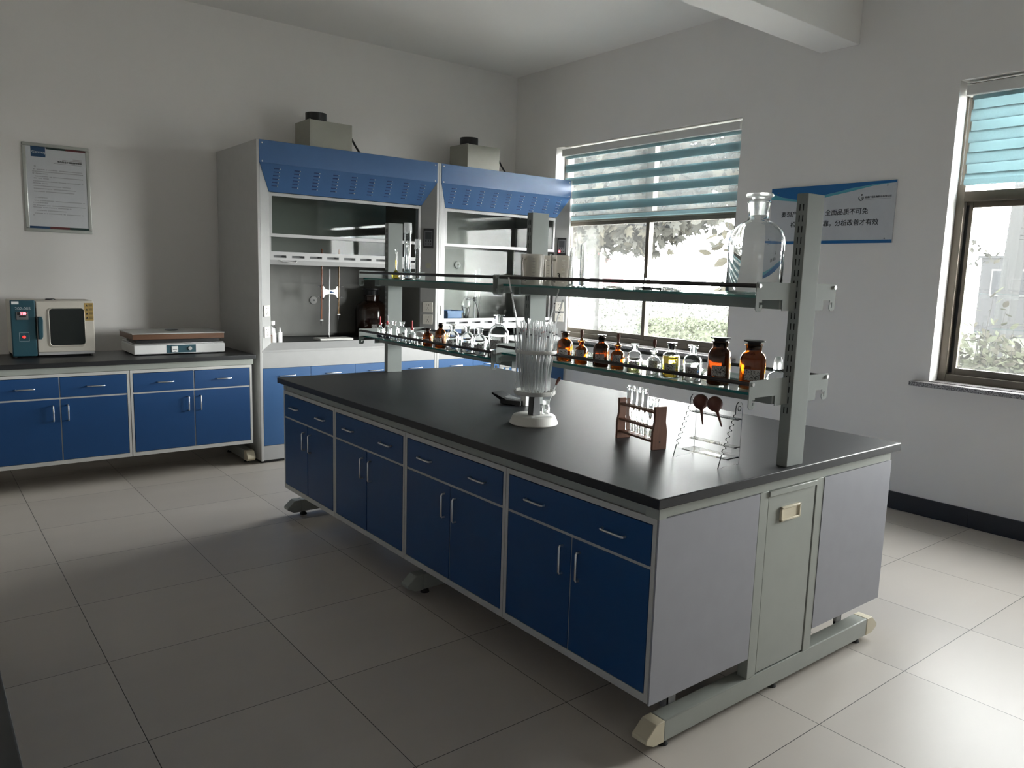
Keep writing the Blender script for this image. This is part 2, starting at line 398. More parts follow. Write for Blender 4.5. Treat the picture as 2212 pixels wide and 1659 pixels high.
# ------------------------------------------------------------------ room shell
mb = MB(); mb.box(XL, XW + 0.3, YF, YW + 0.2, -0.1, 0.0); struct('floor', mb, MT['floor'])
mb = MB(); mb.box(XL, XW + 0.3, YF, YW + 0.2, CEIL, CEIL + 0.15); struct('ceiling', mb, MT['ceil'])
mb = MB(); mb.box(XL - 0.2, XW + 0.24, YW, YW + 0.2, 0, CEIL); struct('wall_back', mb, MT['wall'])
mb = MB(); mb.box(XL - 0.2, XL, YF, YW, 0, CEIL); struct('wall_left', mb, MT['wall'])
mb = MB(); mb.box(XL - 0.2, XW + 0.24, YF - 0.2, YF, 0, CEIL); struct('wall_front', mb, MT['wall'])
mb = MB(); X2 = XW + 0.24
ys = [YW]
for a, b in WIN: ys += [b, a]
ys.append(YF)
for i in range(0, len(ys), 2): mb.box(XW, X2, ys[i + 1], ys[i], 0, CEIL)
for a, b in WIN: mb.box(XW, X2, a, b, 0, WZ0 - 0.03); mb.box(XW, X2, a, b, WZ1, CEIL)
struct('wall_right', mb, MT['wall'])
mb = MB(); mb.box(XL, XW, 1.427, 1.71, 3.097, CEIL, 0.004); struct('ceiling_beam', mb, MT['ceil'])
mb = MB()
for a, b in [(4.2, 2.9), (2.898, 1.66), (1.658, 0.43), (0.428, -0.8), (-0.802, -2.1), (-2.102, -3.4), (-3.402, YF)]: mb.box(XW - 0.012, XW, b, a, 0, 0.118, 0.002)
struct('baseboard_right', mb, MT['skirt'])
mb = MB(); mb.box(XL, 0.38, YW - 0.012, YW, 0, 0.118, 0.002); struct('baseboard_back', mb, MT['skirt'])

def window(n, y0, y1, closed):
    xa, xb = XW + 0.115, XW + 0.185; z0, z1 = WZ0, WZ1
    r = bpy.data.objects.new('window_%d' % n, None); COL.objects.link(r); r.location = ((xa + xb) / 2, (y0 + y1) / 2, z0); r['kind'] = 'structure'
    f = 0.048; zt0, zt1 = 2.03, 2.095; ym = (y0 + y1) / 2 - 0.06
    mb = MB()
    mb.box(xa, xb, y0, y0 + f, z0, z1, 0.003).box(xa, xb, y1 - f, y1, z0, z1, 0.003)
    mb.box(xa, xb, y0 + f, y1 - f, z0, z0 + 0.05, 0.003).box(xa, xb, y0 + f, y1 - f, z1 - f, z1, 0.003)
    mb.box(xa, xb, y0 + f, y1 - f, zt0, zt1, 0.003).box(xa + 0.005, xb - 0.005, ym - 0.045, ym + 0.045, zt1, z1 - f)
    mb.build('window_frame', MT['alu'], r)
    def sash(a, b, xc):
        s = MB(); t = 0.014; sf = 0.042; za, zb = z0 + 0.042, zt0 + 0.01
        s.box(xc - t, xc + t, a, a + sf, za, zb, 0.003).box(xc - t, xc + t, b - sf, b, za, zb, 0.003)
        s.box(xc - t, xc + t, a + sf, b - sf, za, za + 0.05, 0.003).box(xc - t, xc + t, a + sf, b - sf, zb - 0.045, zb, 0.003)
        so = s.build('window_sash', MT['alu'], r)
        g = MB(); g.box(xc - 0.002, xc + 0.002, a + sf, b - sf, za + 0.05, zb - 0.045); g.build('pane', MT['pane'], so)
    sash(y0 + f + 0.006, ym + 0.02, xa + 0.02); sash(ym - 0.02, y1 - f - 0.001, xb - 0.02)
    q = MB(); q.box(xb - 0.0362, xb - 0.0342, y1 - f - 0.020, y1 - f - 0.003, z0 + 0.06, zt0 - 0.02); q.build('gap_shade_strip', MT['rubber'], r)  # black strip stands in for the shaded gap beside the sash stile
    g = MB(); g.box(xb + 0.004, xb + 0.006, ym, y1 - f, z0 + 0.05, zt0); g.build('insect_screen', MT['screen'], r)
    for a, b in ((y0 + f, ym - 0.045), (ym + 0.045, y1 - f)):
        g = MB(); g.box((xa + xb) / 2 - 0.002, (xa + xb) / 2 + 0.002, a, b, zt1, z1 - f); g.build('pane', MT['pane'], r)
    h = MB(); h.box(xa - 0.022, xa + 0.004, ym - 0.026, ym - 0.006, 1.42, 1.5, 0.003).box(xa - 0.034, xa - 0.018, ym - 0.03, ym - 0.002, 1.44, 1.475, 0.004)
    h.build('sash_lock', MT['chrome'], r)
    # stone sill, running a little past the opening on both sides
    s = MB(); s.box(XW - 0.075, XW, y0 - 0.095, y1 + 0.095, z0 - 0.03, z0, 0.004).box(XW, xa + 0.01, y0, y1, z0 - 0.03, z0 + 0.004)
    s.build('window_sill', MT['sill'], r)
    return r
for i, (a, b) in enumerate(WIN): window(i + 1, a, b, i > 0)

def zebra_blind(y0, y1, x, opened, label, group):
    r = thing('zebra_blind', label, 'window blind', (x, (y0 + y1) / 2, 2.66), group)
    mb = MB(); mb.box(x - 0.03, x + 0.045, y0 - 0.004, y1 + 0.03, 2.66, 2.728, 0.006); mb.build('headrail', MT['cass'], r)
    a, b = y0, y1; zt, zb = 2.66, 2.075 if opened else 2.16
    def layer(xx, ph, lo):
        m = MB(); z = zt; teal = True; k = 0; first = ph
        while z > lo + 1e-4:
            hgt = first if k == 0 else (0.0715 if teal else 0.0565)
            zn = max(lo, z - hgt); m.mi = 0 if teal else 1
            m.box(xx - 0.0006, xx + 0.0006, a, b, zn, z)
            z = zn; teal = not teal; k += 1
        return m
    layer(x, 0.025 if opened else 0.025, zb).build('front_fabric', [MT['teal'], MT['sheer']], r)
    layer(x + 0.02, 0.025 if opened else 0.087, zb + 0.01).build('rear_fabric', [MT['teal'], MT['sheer']], r)
    mb = MB(); mb.prism([(x - 0.004, zb), (x + 0.026, zb), (x + 0.028, zb - 0.028), (x + 0.012, zb - 0.036), (x - 0.006, zb - 0.028)], 'y', a, b)
    mb.build('bottom_rail', MT['teal'], r)
    if not opened:
        mb = MB(); mb.tube([(x - 0.012, y1 + 0.012, 2.67), (x - 0.012, y1 + 0.012, 2.13)], 0.003); mb.build('pull_cord', MT['white'], r)
    return r
zebra_blind(2.352, 4.39, XW + 0.036, True, 'teal striped blind half lowered over the window beside the fume hoods, sheer gaps open', 'striped window blinds')
zebra_blind(-1.36, 0.695, XW + 0.056, False, 'pale teal blind with its stripes closed over the window past the slogan sign', 'striped window blinds')
mb = MB()
# ------------------------------------------------------------------ island bench
BW, BL = 1.5, 2.952
mb = MB(); mb.box(0, BW, 0, BL, 0.818, 0.85, 0.003)
tag(mb.build('worktop', MT['black_top']), 'large matte black worktop covering the island bench', 'worktop')

def bar_handle(p, d, ln, out, parent, name='handle'):
    # D-shaped bar pull: p centre on the door face, d bar direction, out outward direction
    p, d, out = Vector(p), Vector(d), Vector(out); a = p - d * ln / 2; b = p + d * ln / 2; k = 0.017
    m = MB(); m.tube([a, a + out * (k - 0.004), a + out * k + d * 0.006, b + out * k - d * 0.006, b + out * (k - 0.004), b], 0.0042, 8)
    return m.build(name, MT['chrome'], parent)

def base_cabinet(label, a0, a1, face, depth, along, outward, drawers, end_panel=None, group=None, zs=(0.183, 0.777), far=False):
    """floor cabinet whose front runs from a0 to a1 along 'y' or 'x'; face = coordinate of the front; outward = -1/+1"""
    z0, z1 = zs; t = 0.017
    def bx(m, u0, u1, w0, w1, za, zb, bev=0.0):   # u along front, w depth measured inward from the face
        p0, p1 = face - outward * w0, face - outward * w1
        if along == 'y': m.box(min(p0, p1), max(p0, p1), u0, u1, za, zb, bev)
        else: m.box(u0, u1, min(p0, p1), max(p0, p1), za, zb, bev)
    def pt(u, w_, z): return (face - outward * w_, u, z) if along == 'y' else (u, face - outward * w_, z)
    dirv = Vector((0, 1, 0)) if along == 'y' else Vector((1, 0, 0)); outv = Vector((outward, 0, 0)) if along == 'y' else Vector((0, outward, 0))
    r = thing('base_cabinet', label, 'cabinet', pt((a0 + a1) / 2, depth / 2, z0), group)
    m = MB(); g = 0.0015
    bx(m, a0 + g, a0 + t, 0, depth, z0, z1); bx(m, a1 - t, a1 - g, 0, depth, z0, z1)
    bx(m, a0 + t, a1 - t, 0, depth, z0, z0 + 0.026); bx(m, a0 + t, a1 - t, 0, depth, z1 - 0.02, z1); bx(m, a0 + t, a1 - t, depth - 0.01, depth, z0 + 0.026, z1 - 0.02)
    zd = 0.6185; bx(m, a0 + t, a1 - t, 0.003, 0.03, zd - 0.006, zd + 0.006); mid = (a0 + a1) / 2
    bx(m, mid - 0.004, mid + 0.004, 0.003, 0.03, z0 + 0.026, zd - 0.006)
    if drawers == 2: bx(m, mid - 0.004, mid + 0.004, 0.003, 0.03, zd + 0.006, z1 - 0.02)
    m.build('carcass', MT['carc'], r)
    gap = 0.003; ia, ib = a0 + t + gap, a1 - t - gap
    def front(nm, u0, u1, za, zb):
        q = MB(); bx(q, u0, u1, -0.001, 0.017, za, zb, 0.001); return q.build(nm, MT['blue'], r)
    ztop = z1 - 0.02 - gap
    if drawers == 1:
        d = front('drawer', ia, ib, zd + 0.0055, ztop)
        for u in ((a0 * 0.75 + a1 * 0.25) - 0.01, (a0 * 0.25 + a1 * 0.75) + 0.01): bar_handle(pt(u, -0.001, 0.688), dirv, 0.1, outv, d)
    else:
        for u0, u1 in ((ia, mid - 0.0035), (mid + 0.0035, ib)):
            d = front('drawer', u0, u1, zd + 0.0055, ztop); bar_handle(pt((u0 + u1) / 2 + 0.01, -0.001, 0.688), dirv, 0.1, outv, d)
    for u0, u1, hu in ((ia, mid - 0.0035, mid - 0.042), (mid + 0.0035, ib, mid + 0.042)):
        d = front('door', u0, u1, z0 + 0.0285, zd - 0.0055); bar_handle(pt(hu, -0.001, 0.523), Vector((0, 0, 1)), 0.1, outv, d)
    if end_panel is not None:
        q = MB(); bx(q, end_panel[0], end_panel[1], 0.0005, depth, z0 - 0.004, z1); q.build('end_panel', MT['endp'], r)
    for u in ((a0 + 0.06,) if end_panel is not None else ()):
        for w_ in (0.19,):
            q = MB(); bx(q, u - 0.002, u + 0.002, w_ - 0.02, w_ + 0.02, 0.075, z0); bx(q, u - 0.002, u + 0.03, w_ - 0.02, w_ - 0.016, 0.075, z0)
            x, y, _ = pt(u + 0.014, w_, 0); q.mi = 1; q.lathe([(0, 0), (0.02, 0), (0.016, 0.014), (0.006, 0.018), (0.006, 0.09), (0, 0.09)], (x, y, 0), 12)
            q.build('leg', [MT['steel'], MT['rubber']], r)
    return r
yb = [0.026, 0.7665, 1.511, 2.239, 2.928]
order = ['nearest', 'second', 'third', 'farthest']
for i in range(4):
    ends = 'blue island cabinet with one wide drawer over two doors, '
    where = ['at the open end beside the grey end panel', 'second from the open end', 'third from the open end', 'closest to the fume hoods'][i]
    base_cabinet('navy cabinet under the island worktop, ' + where, yb[i], yb[i + 1], 0.029, 0.515, 'y', -1, 1,
                 end_panel=(yb[0] - 0.006, yb[0]) if i == 0 else None, group='island bench cabinets')
base_cabinet('island cabinet whose lavender grey end stands right of the service panel', yb[0], yb[1], 1.471, 0.514, 'y', 1, 1, end_panel=(yb[0] - 0.006, yb[0]), group='island bench cabinets')
for i in (1, 2, 3):
    base_cabinet('window side island cabinet, ' + ['second from the service panel', 'third from the service panel', 'nearest the fume hoods'][i - 1], yb[i], yb[i + 1], 1.471, 0.514, 'y', 1, 1, group='island bench cabinets')

fr = thing('island_bench', 'grey green steel frame with foot beams carrying the island bench', 'bench', (0.75, 1.5, 0))
mb = MB()
mb.box(0.035, 1.465, 0.022, 0.060, 0.779, 0.817, 0.002).box(0.035, 0.075, 0.062, 2.90, 0.779, 0.817).box(1.425, 1.465, 0.062, 2.90, 0.779, 0.817).box(0.035, 1.465, 2.902, 2.94, 0.779, 0.817)
mb.box(0.024, 0.058, 0.016, 0.07, 0.778, 0.8175, 0.001)
mb.build('top_frame', MT['frame'], fr)
for yy in (0.022, 1.475, 2.885):
    m = MB(); m.box(0.115, 1.40, yy, yy + 0.06, 0.026, 0.10, 0.004)
    bmo = m.build('foot_beam', MT['frame'], fr)
    for sgn, xa, xb in ((1, 0.030, 0.115), (-1, 1.487, 1.40)):
        c = MB(); c.prism([(xb, 0.026), (xa + sgn * 0.038, 0.026), (xa, 0.046), (xa, 0.06), (xa + sgn * 0.045, 0.099), (xb, 0.10)], 'y', yy - 0.001, yy + 0.061, 0.002); c.build('end_cap', MT['cream' if yy < 1 else 'frame'], bmo)
    for xx in (0.14, 0.75, 1.36):
        q = MB(); q.lathe([(0, 0), (0.022, 0), (0.018, 0.012), (0.008, 0.02), (0.008, 0.03), (0, 0.03)], (xx, yy + 0.03, 0), 14); q.build('levelling_foot', MT['rubber'], bmo)
    for xx in (0.549, 0.907):
        m = MB(); m.box(xx, xx + 0.05, yy, yy + 0.04, 0.10, 0.779, 0.002); m.build('upright', MT['frame'], fr)
mb = MB(); mb.box(0.603, 0.900, 0.024, 0.040, 0.106, 0.756, 0.002).box(0.600, 0.902, 0.016, 0.040, 0.757, 0.777, 0.002)
sp_ = mb.build('service_panel', MT['frame'], fr)
mb = MB()   # recessed pull: rim plus a sunk tray
x0, x1, z0, z1, yy = 0.676, 0.800, 0.655, 0.708, 0.0185
mb.box(x0, x1, yy - 0.004, yy + 0.006, z1 - 0.008, z1, 0.002).box(x0, x1, yy - 0.004, yy + 0.006, z0, z0 + 0.008, 0.002).box(x0, x0 + 0.01, yy - 0.004, yy + 0.006, z0, z1, 0.002).box(x1 - 0.01, x1, yy - 0.004, yy + 0.006, z0, z1, 0.002)
mb.box(x0 + 0.008, x1 - 0.008, yy + 0.0015, yy + 0.0052, z0 + 0.006, z1 - 0.006)
mb.build('recessed_pull', MT['cream'], sp_)
mb = MB(); mb.box(0.8965, 0.906, 0.030, 0.046, 0.11, 0.757).box(0.594, 0.6025, 0.030, 0.046, 0.106, 0.757).box(0.603, 0.9, 0.030, 0.046, 0.098, 0.1055); mb.build('panel_gap', MT['slot'], sp_)

# ------------------------------------------------------------------ reagent shelf rack on the island
rack = thing('reagent_shelf_rack', 'grey steel rack with two tiers of glass shelves standing on the island worktop', 'shelf rack', (0.745, 1.49, 0.85))
def lerp(a, b, t): return a + (b - a) * t
def tipL(y): return lerp(0.466, 0.514, (y - 0.04) / 2.88)
def tipR(y): return lerp(0.951, 0.992, (y - 0.04) / 2.88)
posts = [(0.022, 0.692), (1.462, 0.692), (2.884, 0.700)]
for py, px in posts:
    m = MB(); m.box(px, px + 0.104, py, py + 0.042, 0.85, 1.791, 0.003); po = m.build('upright_post', MT['postm'], rack)
    s = MB(); z = 1.755
    while z > 1.03:
        for dy in (0.0125, 0.0255):
            s.box(px - 0.0006, px + 0.001, py + dy, py + dy + 0.0035, z - 0.022, z)
            s.box(px + 0.103, px + 0.1046, py + dy, py + dy + 0.0035, z - 0.022, z)
        z -= 0.0365
    s.build('slot_row', MT['slot'], po)
def bracket(y, zt, px):
    """pair of hooked bracket plates left and right of a post; zt = top of the plate"""
    for side in (-1, 1):
        tip = tipL(y) if side < 0 else tipR(y); root = px if side < 0 else px + 0.104
        s_ = 1 if side < 0 else -1
        u = lambda d: tip + s_ * d       # distance from the tip inward
        L = abs(root - tip)
        poly = [(u(0.004), zt), (root, zt), (root, zt - 0.094)]
        if L > 0.09: poly += [(u(L - 0.075), zt - 0.094), (u(L - 0.075), zt - 0.058)]
        poly += [(u(0.034), zt - 0.058), (u(0.034), zt - 0.066), (u(0.018), zt - 0.066), (u(0.018), zt - 0.084), (u(0.026), zt - 0.084), (u(0.026), zt - 0.074), (u(0.036), zt - 0.074), (u(0.036), zt - 0.086), (u(0.028), zt - 0.096), (u(0.008), zt - 0.096), (u(0.0), zt - 0.088), (u(0.0), zt - 0.004)]
        m = MB(); m.prism(poly, 'y', y, y + 0.003); o = m.build('bracket', MT['postm'], rack, 20)
        q = MB(); q.lathe([(0, -0.004), (0.007, -0.004), (0.007, 0.006), (0, 0.006)], (0, 0, 0), 12, Matrix.Translation((u(0.013), y, zt - 0.012)) @ Matrix.Rotation(PI / 2, 4, 'X')); q.build('bolt', MT['chrome'], o)
def tier(y0, y1, zt, px0, px1):
    bracket(y0, zt, px0); bracket(y1, zt, px1)
    zg = zt - 0.043
    m = MB(); a0, a1 = tipL(y0) + 0.03, tipL(y1) + 0.03; b0, b1 = tipR(y0) - 0.03, tipR(y1) - 0.03
    ya, yb_ = y0 + 0.005, y1 - 0.002
    P4 = [(a0, ya), (b0, ya), (b1, yb_), (a1, yb_)]
    m.mi = 0; m.sheet([[(x, y, zg) for x, y in P4], [(x, y, zg - 0.009) for x, y in P4[::-1]]]); m.mi = 1
    for i in range(4):
        p, q = P4[i], P4[(i + 1) % 4]; m.sheet([[(p[0], p[1], zg), (q[0], q[1], zg), (q[0], q[1], zg - 0.009), (p[0], p[1], zg - 0.009)][::-1]])
    bmesh.ops.remove_doubles(m.bm, verts=m.bm.verts[:], dist=1e-6); bmesh.ops.recalc_face_normals(m.bm, faces=m.bm.faces[:])
    m.build('glass_shelf', [MT['shelf'], MT['gedge']], rack)
    for xx, yy in ((lambda y: tipL(y) + 0.140, 0), (lambda y: tipR(y) - 0.10, 1)):
        m = MB(); w_ = 0.03
        m.hull([(xx(y) + d, y + e, z) for y, e in ((y0, 0.005), (y1, -0.002)) for d in (0, w_) for z in (zg - 0.046, zg - 0.0095)])
        m.build('shelf_beam', MT['postm'], rack)
    for tp, s_ in ((tipL, 1), (tipR, -1)):
        m = MB(); m.tube([(tp(y0) + s_ * 0.013, y0 + 0.003, zt - 0.012), (tp(y1) + s_ * 0.013, y1, zt - 0.012)], 0.0072, 12); m.build('guard_rail', MT['rail'], rack)
ZU, ZN, ZF = 1.448, 1.124, 1.088
tier(0.040, 1.458, 1.491, 0.692, 0.692); tier(1.495, 2.915, 1.491, 0.692, 0.700)
tier(0.040, 1.458, 1.167, 0.692, 0.692); tier(1.495, 2.915, 1.131, 0.692, 0.700)

# ------------------------------------------------------------------ glassware builders (all stand at the origin)
def shell(mb, outer, t=0.0024):
    """hollow glass from an outer profile [(r,z)...] bottom to rim"""
    inner = []
    for i, (r, z) in enumerate(outer):
        if r < 1e-6: continue
        inner.append((max(r - t, 0.0008), z if i > 1 else t * 1.6))
    inner = [(0, t * 1.6)] + inner[1 if len(outer) > 1 else 0:]
    inner[-1] = (inner[-1][0], outer[-1][1])
    mb.lathe(outer + inner[::-1], n=28)
def profile(R, h, nr, kind):
    if kind == 'narrow': return [(0, 0), (R * 0.9, 0), (R, R * 0.1), (R, h * 0.56), (R * 0.95, h * 0.62), (R * 0.80, h * 0.685), (R * 0.55, h * 0.735), (nr * 1.05, h * 0.765), (nr, h * 0.79), (nr * 1.12, h * 0.90), (nr * 1.35, h * 0.915), (nr * 1.3, h * 0.935)]
    if kind == 'wide': return [(0, 0), (R * 0.9, 0), (R, R * 0.1), (R, h * 0.60), (R * 0.95, h * 0.67), (R * 0.82, h * 0.73), (nr * 1.04, h * 0.765), (nr, h * 0.79), (nr * 1.05, h * 0.885), (nr * 1.18, h * 0.90), (nr * 1.15, h * 0.925)]
    return [(0, 0), (R * 0.9, 0), (R, R * 0.1), (R, h * 0.37), (R * 0.95, h * 0.425), (R * 0.78, h * 0.475), (R * 0.55, h * 0.51), (nr * 1.05, h * 0.54), (nr, h * 0.56), (nr * 1.1, h * 0.63), (nr * 1.35, h * 0.64), (nr * 1.3, h * 0.655)]
def label_patch(R, z0, z1, a0, a1, mat, parent):
    m = MB(); n = 8
    for i in range(n):
        t0, t1 = lerp(a0, a1, i / n), lerp(a0, a1, (i + 1) / n); r = R + 0.0005
        m.sheet([[(r * math.cos(t0), r * math.sin(t0), z0), (r * math.cos(t1), r * math.sin(t1), z0), (r * math.cos(t1), r * math.sin(t1), z1), (r * math.cos(t0), r * math.sin(t0), z1)]])
    bmesh.ops.remove_doubles(m.bm, verts=m.bm.verts[:], dist=1e-6)
    return m.build('paper_label', mat, parent)
def bottle(label, cat, R, h, gm, kind='narrow', nr=None, stop=None, liquid=None, lev=0.4, lab=None, group=None, loc=(0, 0, 0), bulb='brownrub', lab_c=None, name='reagent_bottle'):
    r = thing(name, label, cat, (0, 0, 0), group)
    nr = nr or R * 0.38
    hb = h if kind != 'drop' else h
    m = MB(); shell(m, profile(R, hb, nr, kind)); m.build('bottle_body', MT[gm], r)
    if liquid:
        m = MB(); q = R - 0.0031; m.lathe([(0, 0.0045), (q * 0.9, 0.0045), (q, 0.0045 + q * 0.1), (q, h * lev), (0, h * lev)], n=28); m.build('liquid', MT[liquid], r)
    if kind in ('narrow', 'wide') and stop:
        z = h * 0.80; top = h; k = 1.52 if kind == 'narrow' else 1.32
        m = MB(); m.lathe([(0, z), (nr * 0.72, z), (nr * 0.86, h * 0.94), (nr * 0.9, h * 0.965), (nr * k, h * 0.975), (nr * (k + 0.06), h * 0.988), (nr * k, top), (0, top)], n=24); m.build('stopper', MT[stop], r)
    if kind == 'drop':
        m = MB(); m.lathe([(0, h * 0.59), (nr * 0.7, h * 0.59), (nr * 0.92, h * 0.657), (nr * 1.5, h * 0.66), (nr * 1.5, h * 0.685), (nr * 0.75, h * 0.69), (nr * 0.45, h * 0.755), (0, h * 0.755)], n=20)
        m.build('dropper_cap', MT[stop or bulb], r)
        if bulb in ('red', 'black'): pr = [(0, h * 0.7555), (0.0045, h * 0.7555), (0.0046, h * 0.9), (0.0042, h * 0.97), (0.003, h * 0.993), (0, h)]
        else: pr = [(0, h * 0.7555), (0.0042, h * 0.7555), (0.0042, h * 0.80), (0.0066, h * 0.85), (0.0076, h * 0.90), (0.0066, h * 0.955), (0.003, h * 0.995), (0, h)]
        m = MB(); m.lathe(pr, n=20); m.build('rubber_bulb', MT[bulb], r)
        m = MB(); m.tube([(0, 0, 0.008), (0, 0, h * 0.2), (0, 0, h * 0.588)], [0.0012, 0.0026, 0.0028], 8); m.build('dropper_tube', MT['clear' if bulb != 'black' else 'black'], r)
    if lab:
        c = lab_c if lab_c is not None else -2.55
        label_patch(R, h * 0.2, h * 0.42, c - 0.62, c + 0.62, MT[lab], r)
    r.location = loc
    return r

G1 = 'reagent bottles on the lower glass shelf'
B = bottle
B('amber stoppered bottle behind the pipette stand rim, leftmost amber one on the near shelf', 'bottle', 0.0344, 0.131, 'amber', stop='ambstop', liquid=None, lab='labw', loc=(0.554, 1.047, ZN), group=G1)
B('small amber dropper bottle with brown bulb, the one nearer the pipette stand', 'bottle', 0.0282, 0.147, 'amber', 'drop', stop='ambcap', lab='labg', loc=(0.543, 0.930, ZN), group=G1)
B('dark amber stoppered bottle between the two brown bulb droppers', 'bottle', 0.0335, 0.133, 'amberd', stop='ambstop', liquid=None, lab='labg', loc=(0.552, 0.820, ZN), group=G1)
B('small amber dropper bottle with brown bulb beside the clear green bottle', 'bottle', 0.0285, 0.148, 'amber', 'drop', stop='ambcap', lab='labg', loc=(0.550, 0.723, ZN), group=G1)
B('clear stoppered bottle holding yellow green liquid', 'bottle', 0.0284, 0.116, 'clear', stop='frost', liquid='green', lev=0.38, lab='labw', loc=(0.530, 0.613, ZN), group=G1)
B('clear dropper bottle with brown bulb and frosted neck', 'bottle', 0.0272, 0.142, 'clear', 'drop', stop='frost', liquid='water', lev=0.3, lab='labg', loc=(0.535, 0.518, ZN), group=G1)
B('amber bottle filled with glowing yellow liquid under a flat brown stopper', 'bottle', 0.0345, 0.132, 'clear', stop='ambstop', liquid='yellow', lev=0.62, lab='labg', loc=(0.563, 0.457, ZN), group=G1)
B('clear stoppered bottle right of the yellow one on the near shelf', 'bottle', 0.0340, 0.133, 'clear', stop='clear', liquid='water', lev=0.5, lab='labg', loc=(0.544, 0.341, ZN), group=G1)
B('tall dark brown wide neck jar with black stopper in front of the window edge', 'jar', 0.0410, 0.169, 'amberd', 'wide', nr=0.0265, stop='black', lab='labg', loc=(0.570, 0.243, ZN), group=G1)
B('wide neck amber jar with black stopper beside the near rack post', 'jar', 0.0437, 0.168, 'amber', 'wide', nr=0.0265, stop='black', lab='labg', loc=(0.588, 0.117, ZN), group=G1)
B('small clear dropper bottle with red bulb and dark liquid, first at the far shelf end', 'bottle', 0.0211, 0.130, 'clear', 'drop', stop='red', bulb='red', liquid='darkliq', lev=0.2, loc=(0.571, 2.746, ZF), group=G1)
B('clear dropper bottle with black bulb and dark red collar on the far shelf', 'bottle', 0.0239, 0.144, 'clear', 'drop', stop='red', bulb='black', liquid='darkliq', lev=0.2, loc=(0.563, 2.643, ZF), group=G1)
B('small clear stoppered bottle right after the black bulb dropper', 'bottle', 0.0248, 0.114, 'clear', stop='clear', liquid='water', lev=0.3, loc=(0.563, 2.561, ZF), group=G1)
B('small clear stoppered bottle just before the second red dropper', 'bottle', 0.0281, 0.115, 'clear', stop='clear', liquid='water', lev=0.35, lab='labw', loc=(0.565, 2.470, ZF), group=G1)
B('clear dropper bottle with tall red bulb beside the small weighing jar', 'bottle', 0.0205, 0.132, 'clear', 'drop', stop='red', bulb='red', liquid='water', lev=0.25, lab='labw', loc=(0.545, 2.325, ZF), group=G1)
B('small yellow amber stoppered bottle, shortest amber one on the far shelf', 'bottle', 0.0286, 0.099, 'amber', stop='ambstop', lab='labg', loc=(0.557, 2.176, ZF), group=G1)
B('amber bottle with black stopper next to the three clear square shouldered bottles', 'bottle', 0.0311, 0.138, 'amber', stop='ambstop', lab='labw', loc=(0.554, 2.043, ZF), group=G1)
B('clear stoppered bottle directly right of the far amber bottle', 'bottle', 0.0345, 0.139, 'clear', stop='clear', liquid='water', lev=0.45, lab='labw', loc=(0.540, 1.907, ZF), group=G1)
B('clear stoppered bottle in the middle of three alike on the far shelf', 'bottle', 0.0332, 0.138, 'clear', stop='clear', liquid='water', lev=0.4, lab='labg', loc=(0.545, 1.778, ZF), group=G1)
B('clear stoppered bottle touching the big round clear bottle', 'bottle', 0.0330, 0.138, 'clear', stop='clear', liquid='water', lev=0.45, lab='labw', loc=(0.543, 1.667, ZF), group=G1)
B('big clear stoppered bottle half full beside the pipette bundle', 'bottle', 0.0496, 0.209, 'clear', stop='clear', liquid='water', lev=0.36, lab='labg', loc=(0.575, 1.555, ZF), group=G1)
t = thing('weighing_jar', 'little clear weighing jar with pale lid on the far lower shelf', 'jar', (0.540, 2.230, ZF), G1)
m = MB(); shell(m, [(0, 0), (0.019, 0), (0.0205, 0.002), (0.0205, 0.048)]); o = m.build('jar_body', MT['clear'], None); o.location = t.location; o.parent = t; o.location = (0, 0, 0)
m = MB(); m.lathe([(0, 0.049), (0.021, 0.049), (0.021, 0.07), (0.019, 0.074), (0, 0.074)], n=24); o = m.build('jar_lid', MT['white'], None); o.parent = t
def local(o, t): o.parent = t; return o
t = thing('spirit_lamp', 'squat glass spirit lamp with rounded frosted cap, half behind the near post', 'lamp', (0.80, 0.154, ZN), G1)
m = MB(); shell(m, [(0, 0), (0.033, 0), (0.038, 0.008), (0.0385, 0.018), (0.031, 0.034), (0.018, 0.042), (0.013, 0.046), (0.013, 0.053)]); local(m.build('lamp_body', MT['clear']), t)
m = MB(); m.lathe([(0.0155, 0.052), (0.0165, 0.053), (0.0145, 0.085), (0.010, 0.097), (0, 0.101)], n=24); local(m.build('lamp_cap', MT['frost']), t)

# upper shelf
def flask(label, R, h, nr, liq, loc):
    t = thing('volumetric_flask', label, 'flask', (0, 0, 0), 'glassware on the upper shelf')
    zb = R * 1.75
    pr = [(0, 0), (R * 0.72, 0), (R * 0.95, R * 0.22), (R, R * 0.6), (R * 0.9, R * 1.05), (R * 0.55, R * 1.5), (nr * 1.2, zb), (nr, zb + 0.01), (nr, h * 0.86), (nr * 1.3, h * 0.87), (nr * 1.3, h * 0.88)]
    m = MB(); shell(m, pr, 0.0015); local(m.build('flask_body', MT['clear']), t)
    if liq:
        q = [(max(r - 0.0022, 0.0), z + 0.003) for r, z in pr[:8]] + [(nr - 0.0022, h * 0.62), (0, h * 0.62)]
        m = MB(); m.lathe(q, n=24); local(m.build('liquid', MT[liq]), t)
    m = MB(); m.lathe([(0, h * 0.84), (nr * 0.7, h * 0.84), (nr * 0.85, h * 0.89), (nr * 0.5, h * 0.91), (nr * 1.2, h * 0.95), (nr * 1.2, h * 0.97), (nr * 0.6, h), (0, h)], n=16); local(m.build('stopper', MT['clear']), t)
    t.location = loc; return t
flask('small volumetric flask of yellow liquid at the far end of the upper shelf', 0.0269, 0.177, 0.0062, 'yellow', (0.600, 2.608, ZU))
flask('clear volumetric flask between the two film topped cylinders', 0.0313, 0.220, 0.0072, 'water', (0.590, 2.462, ZU))
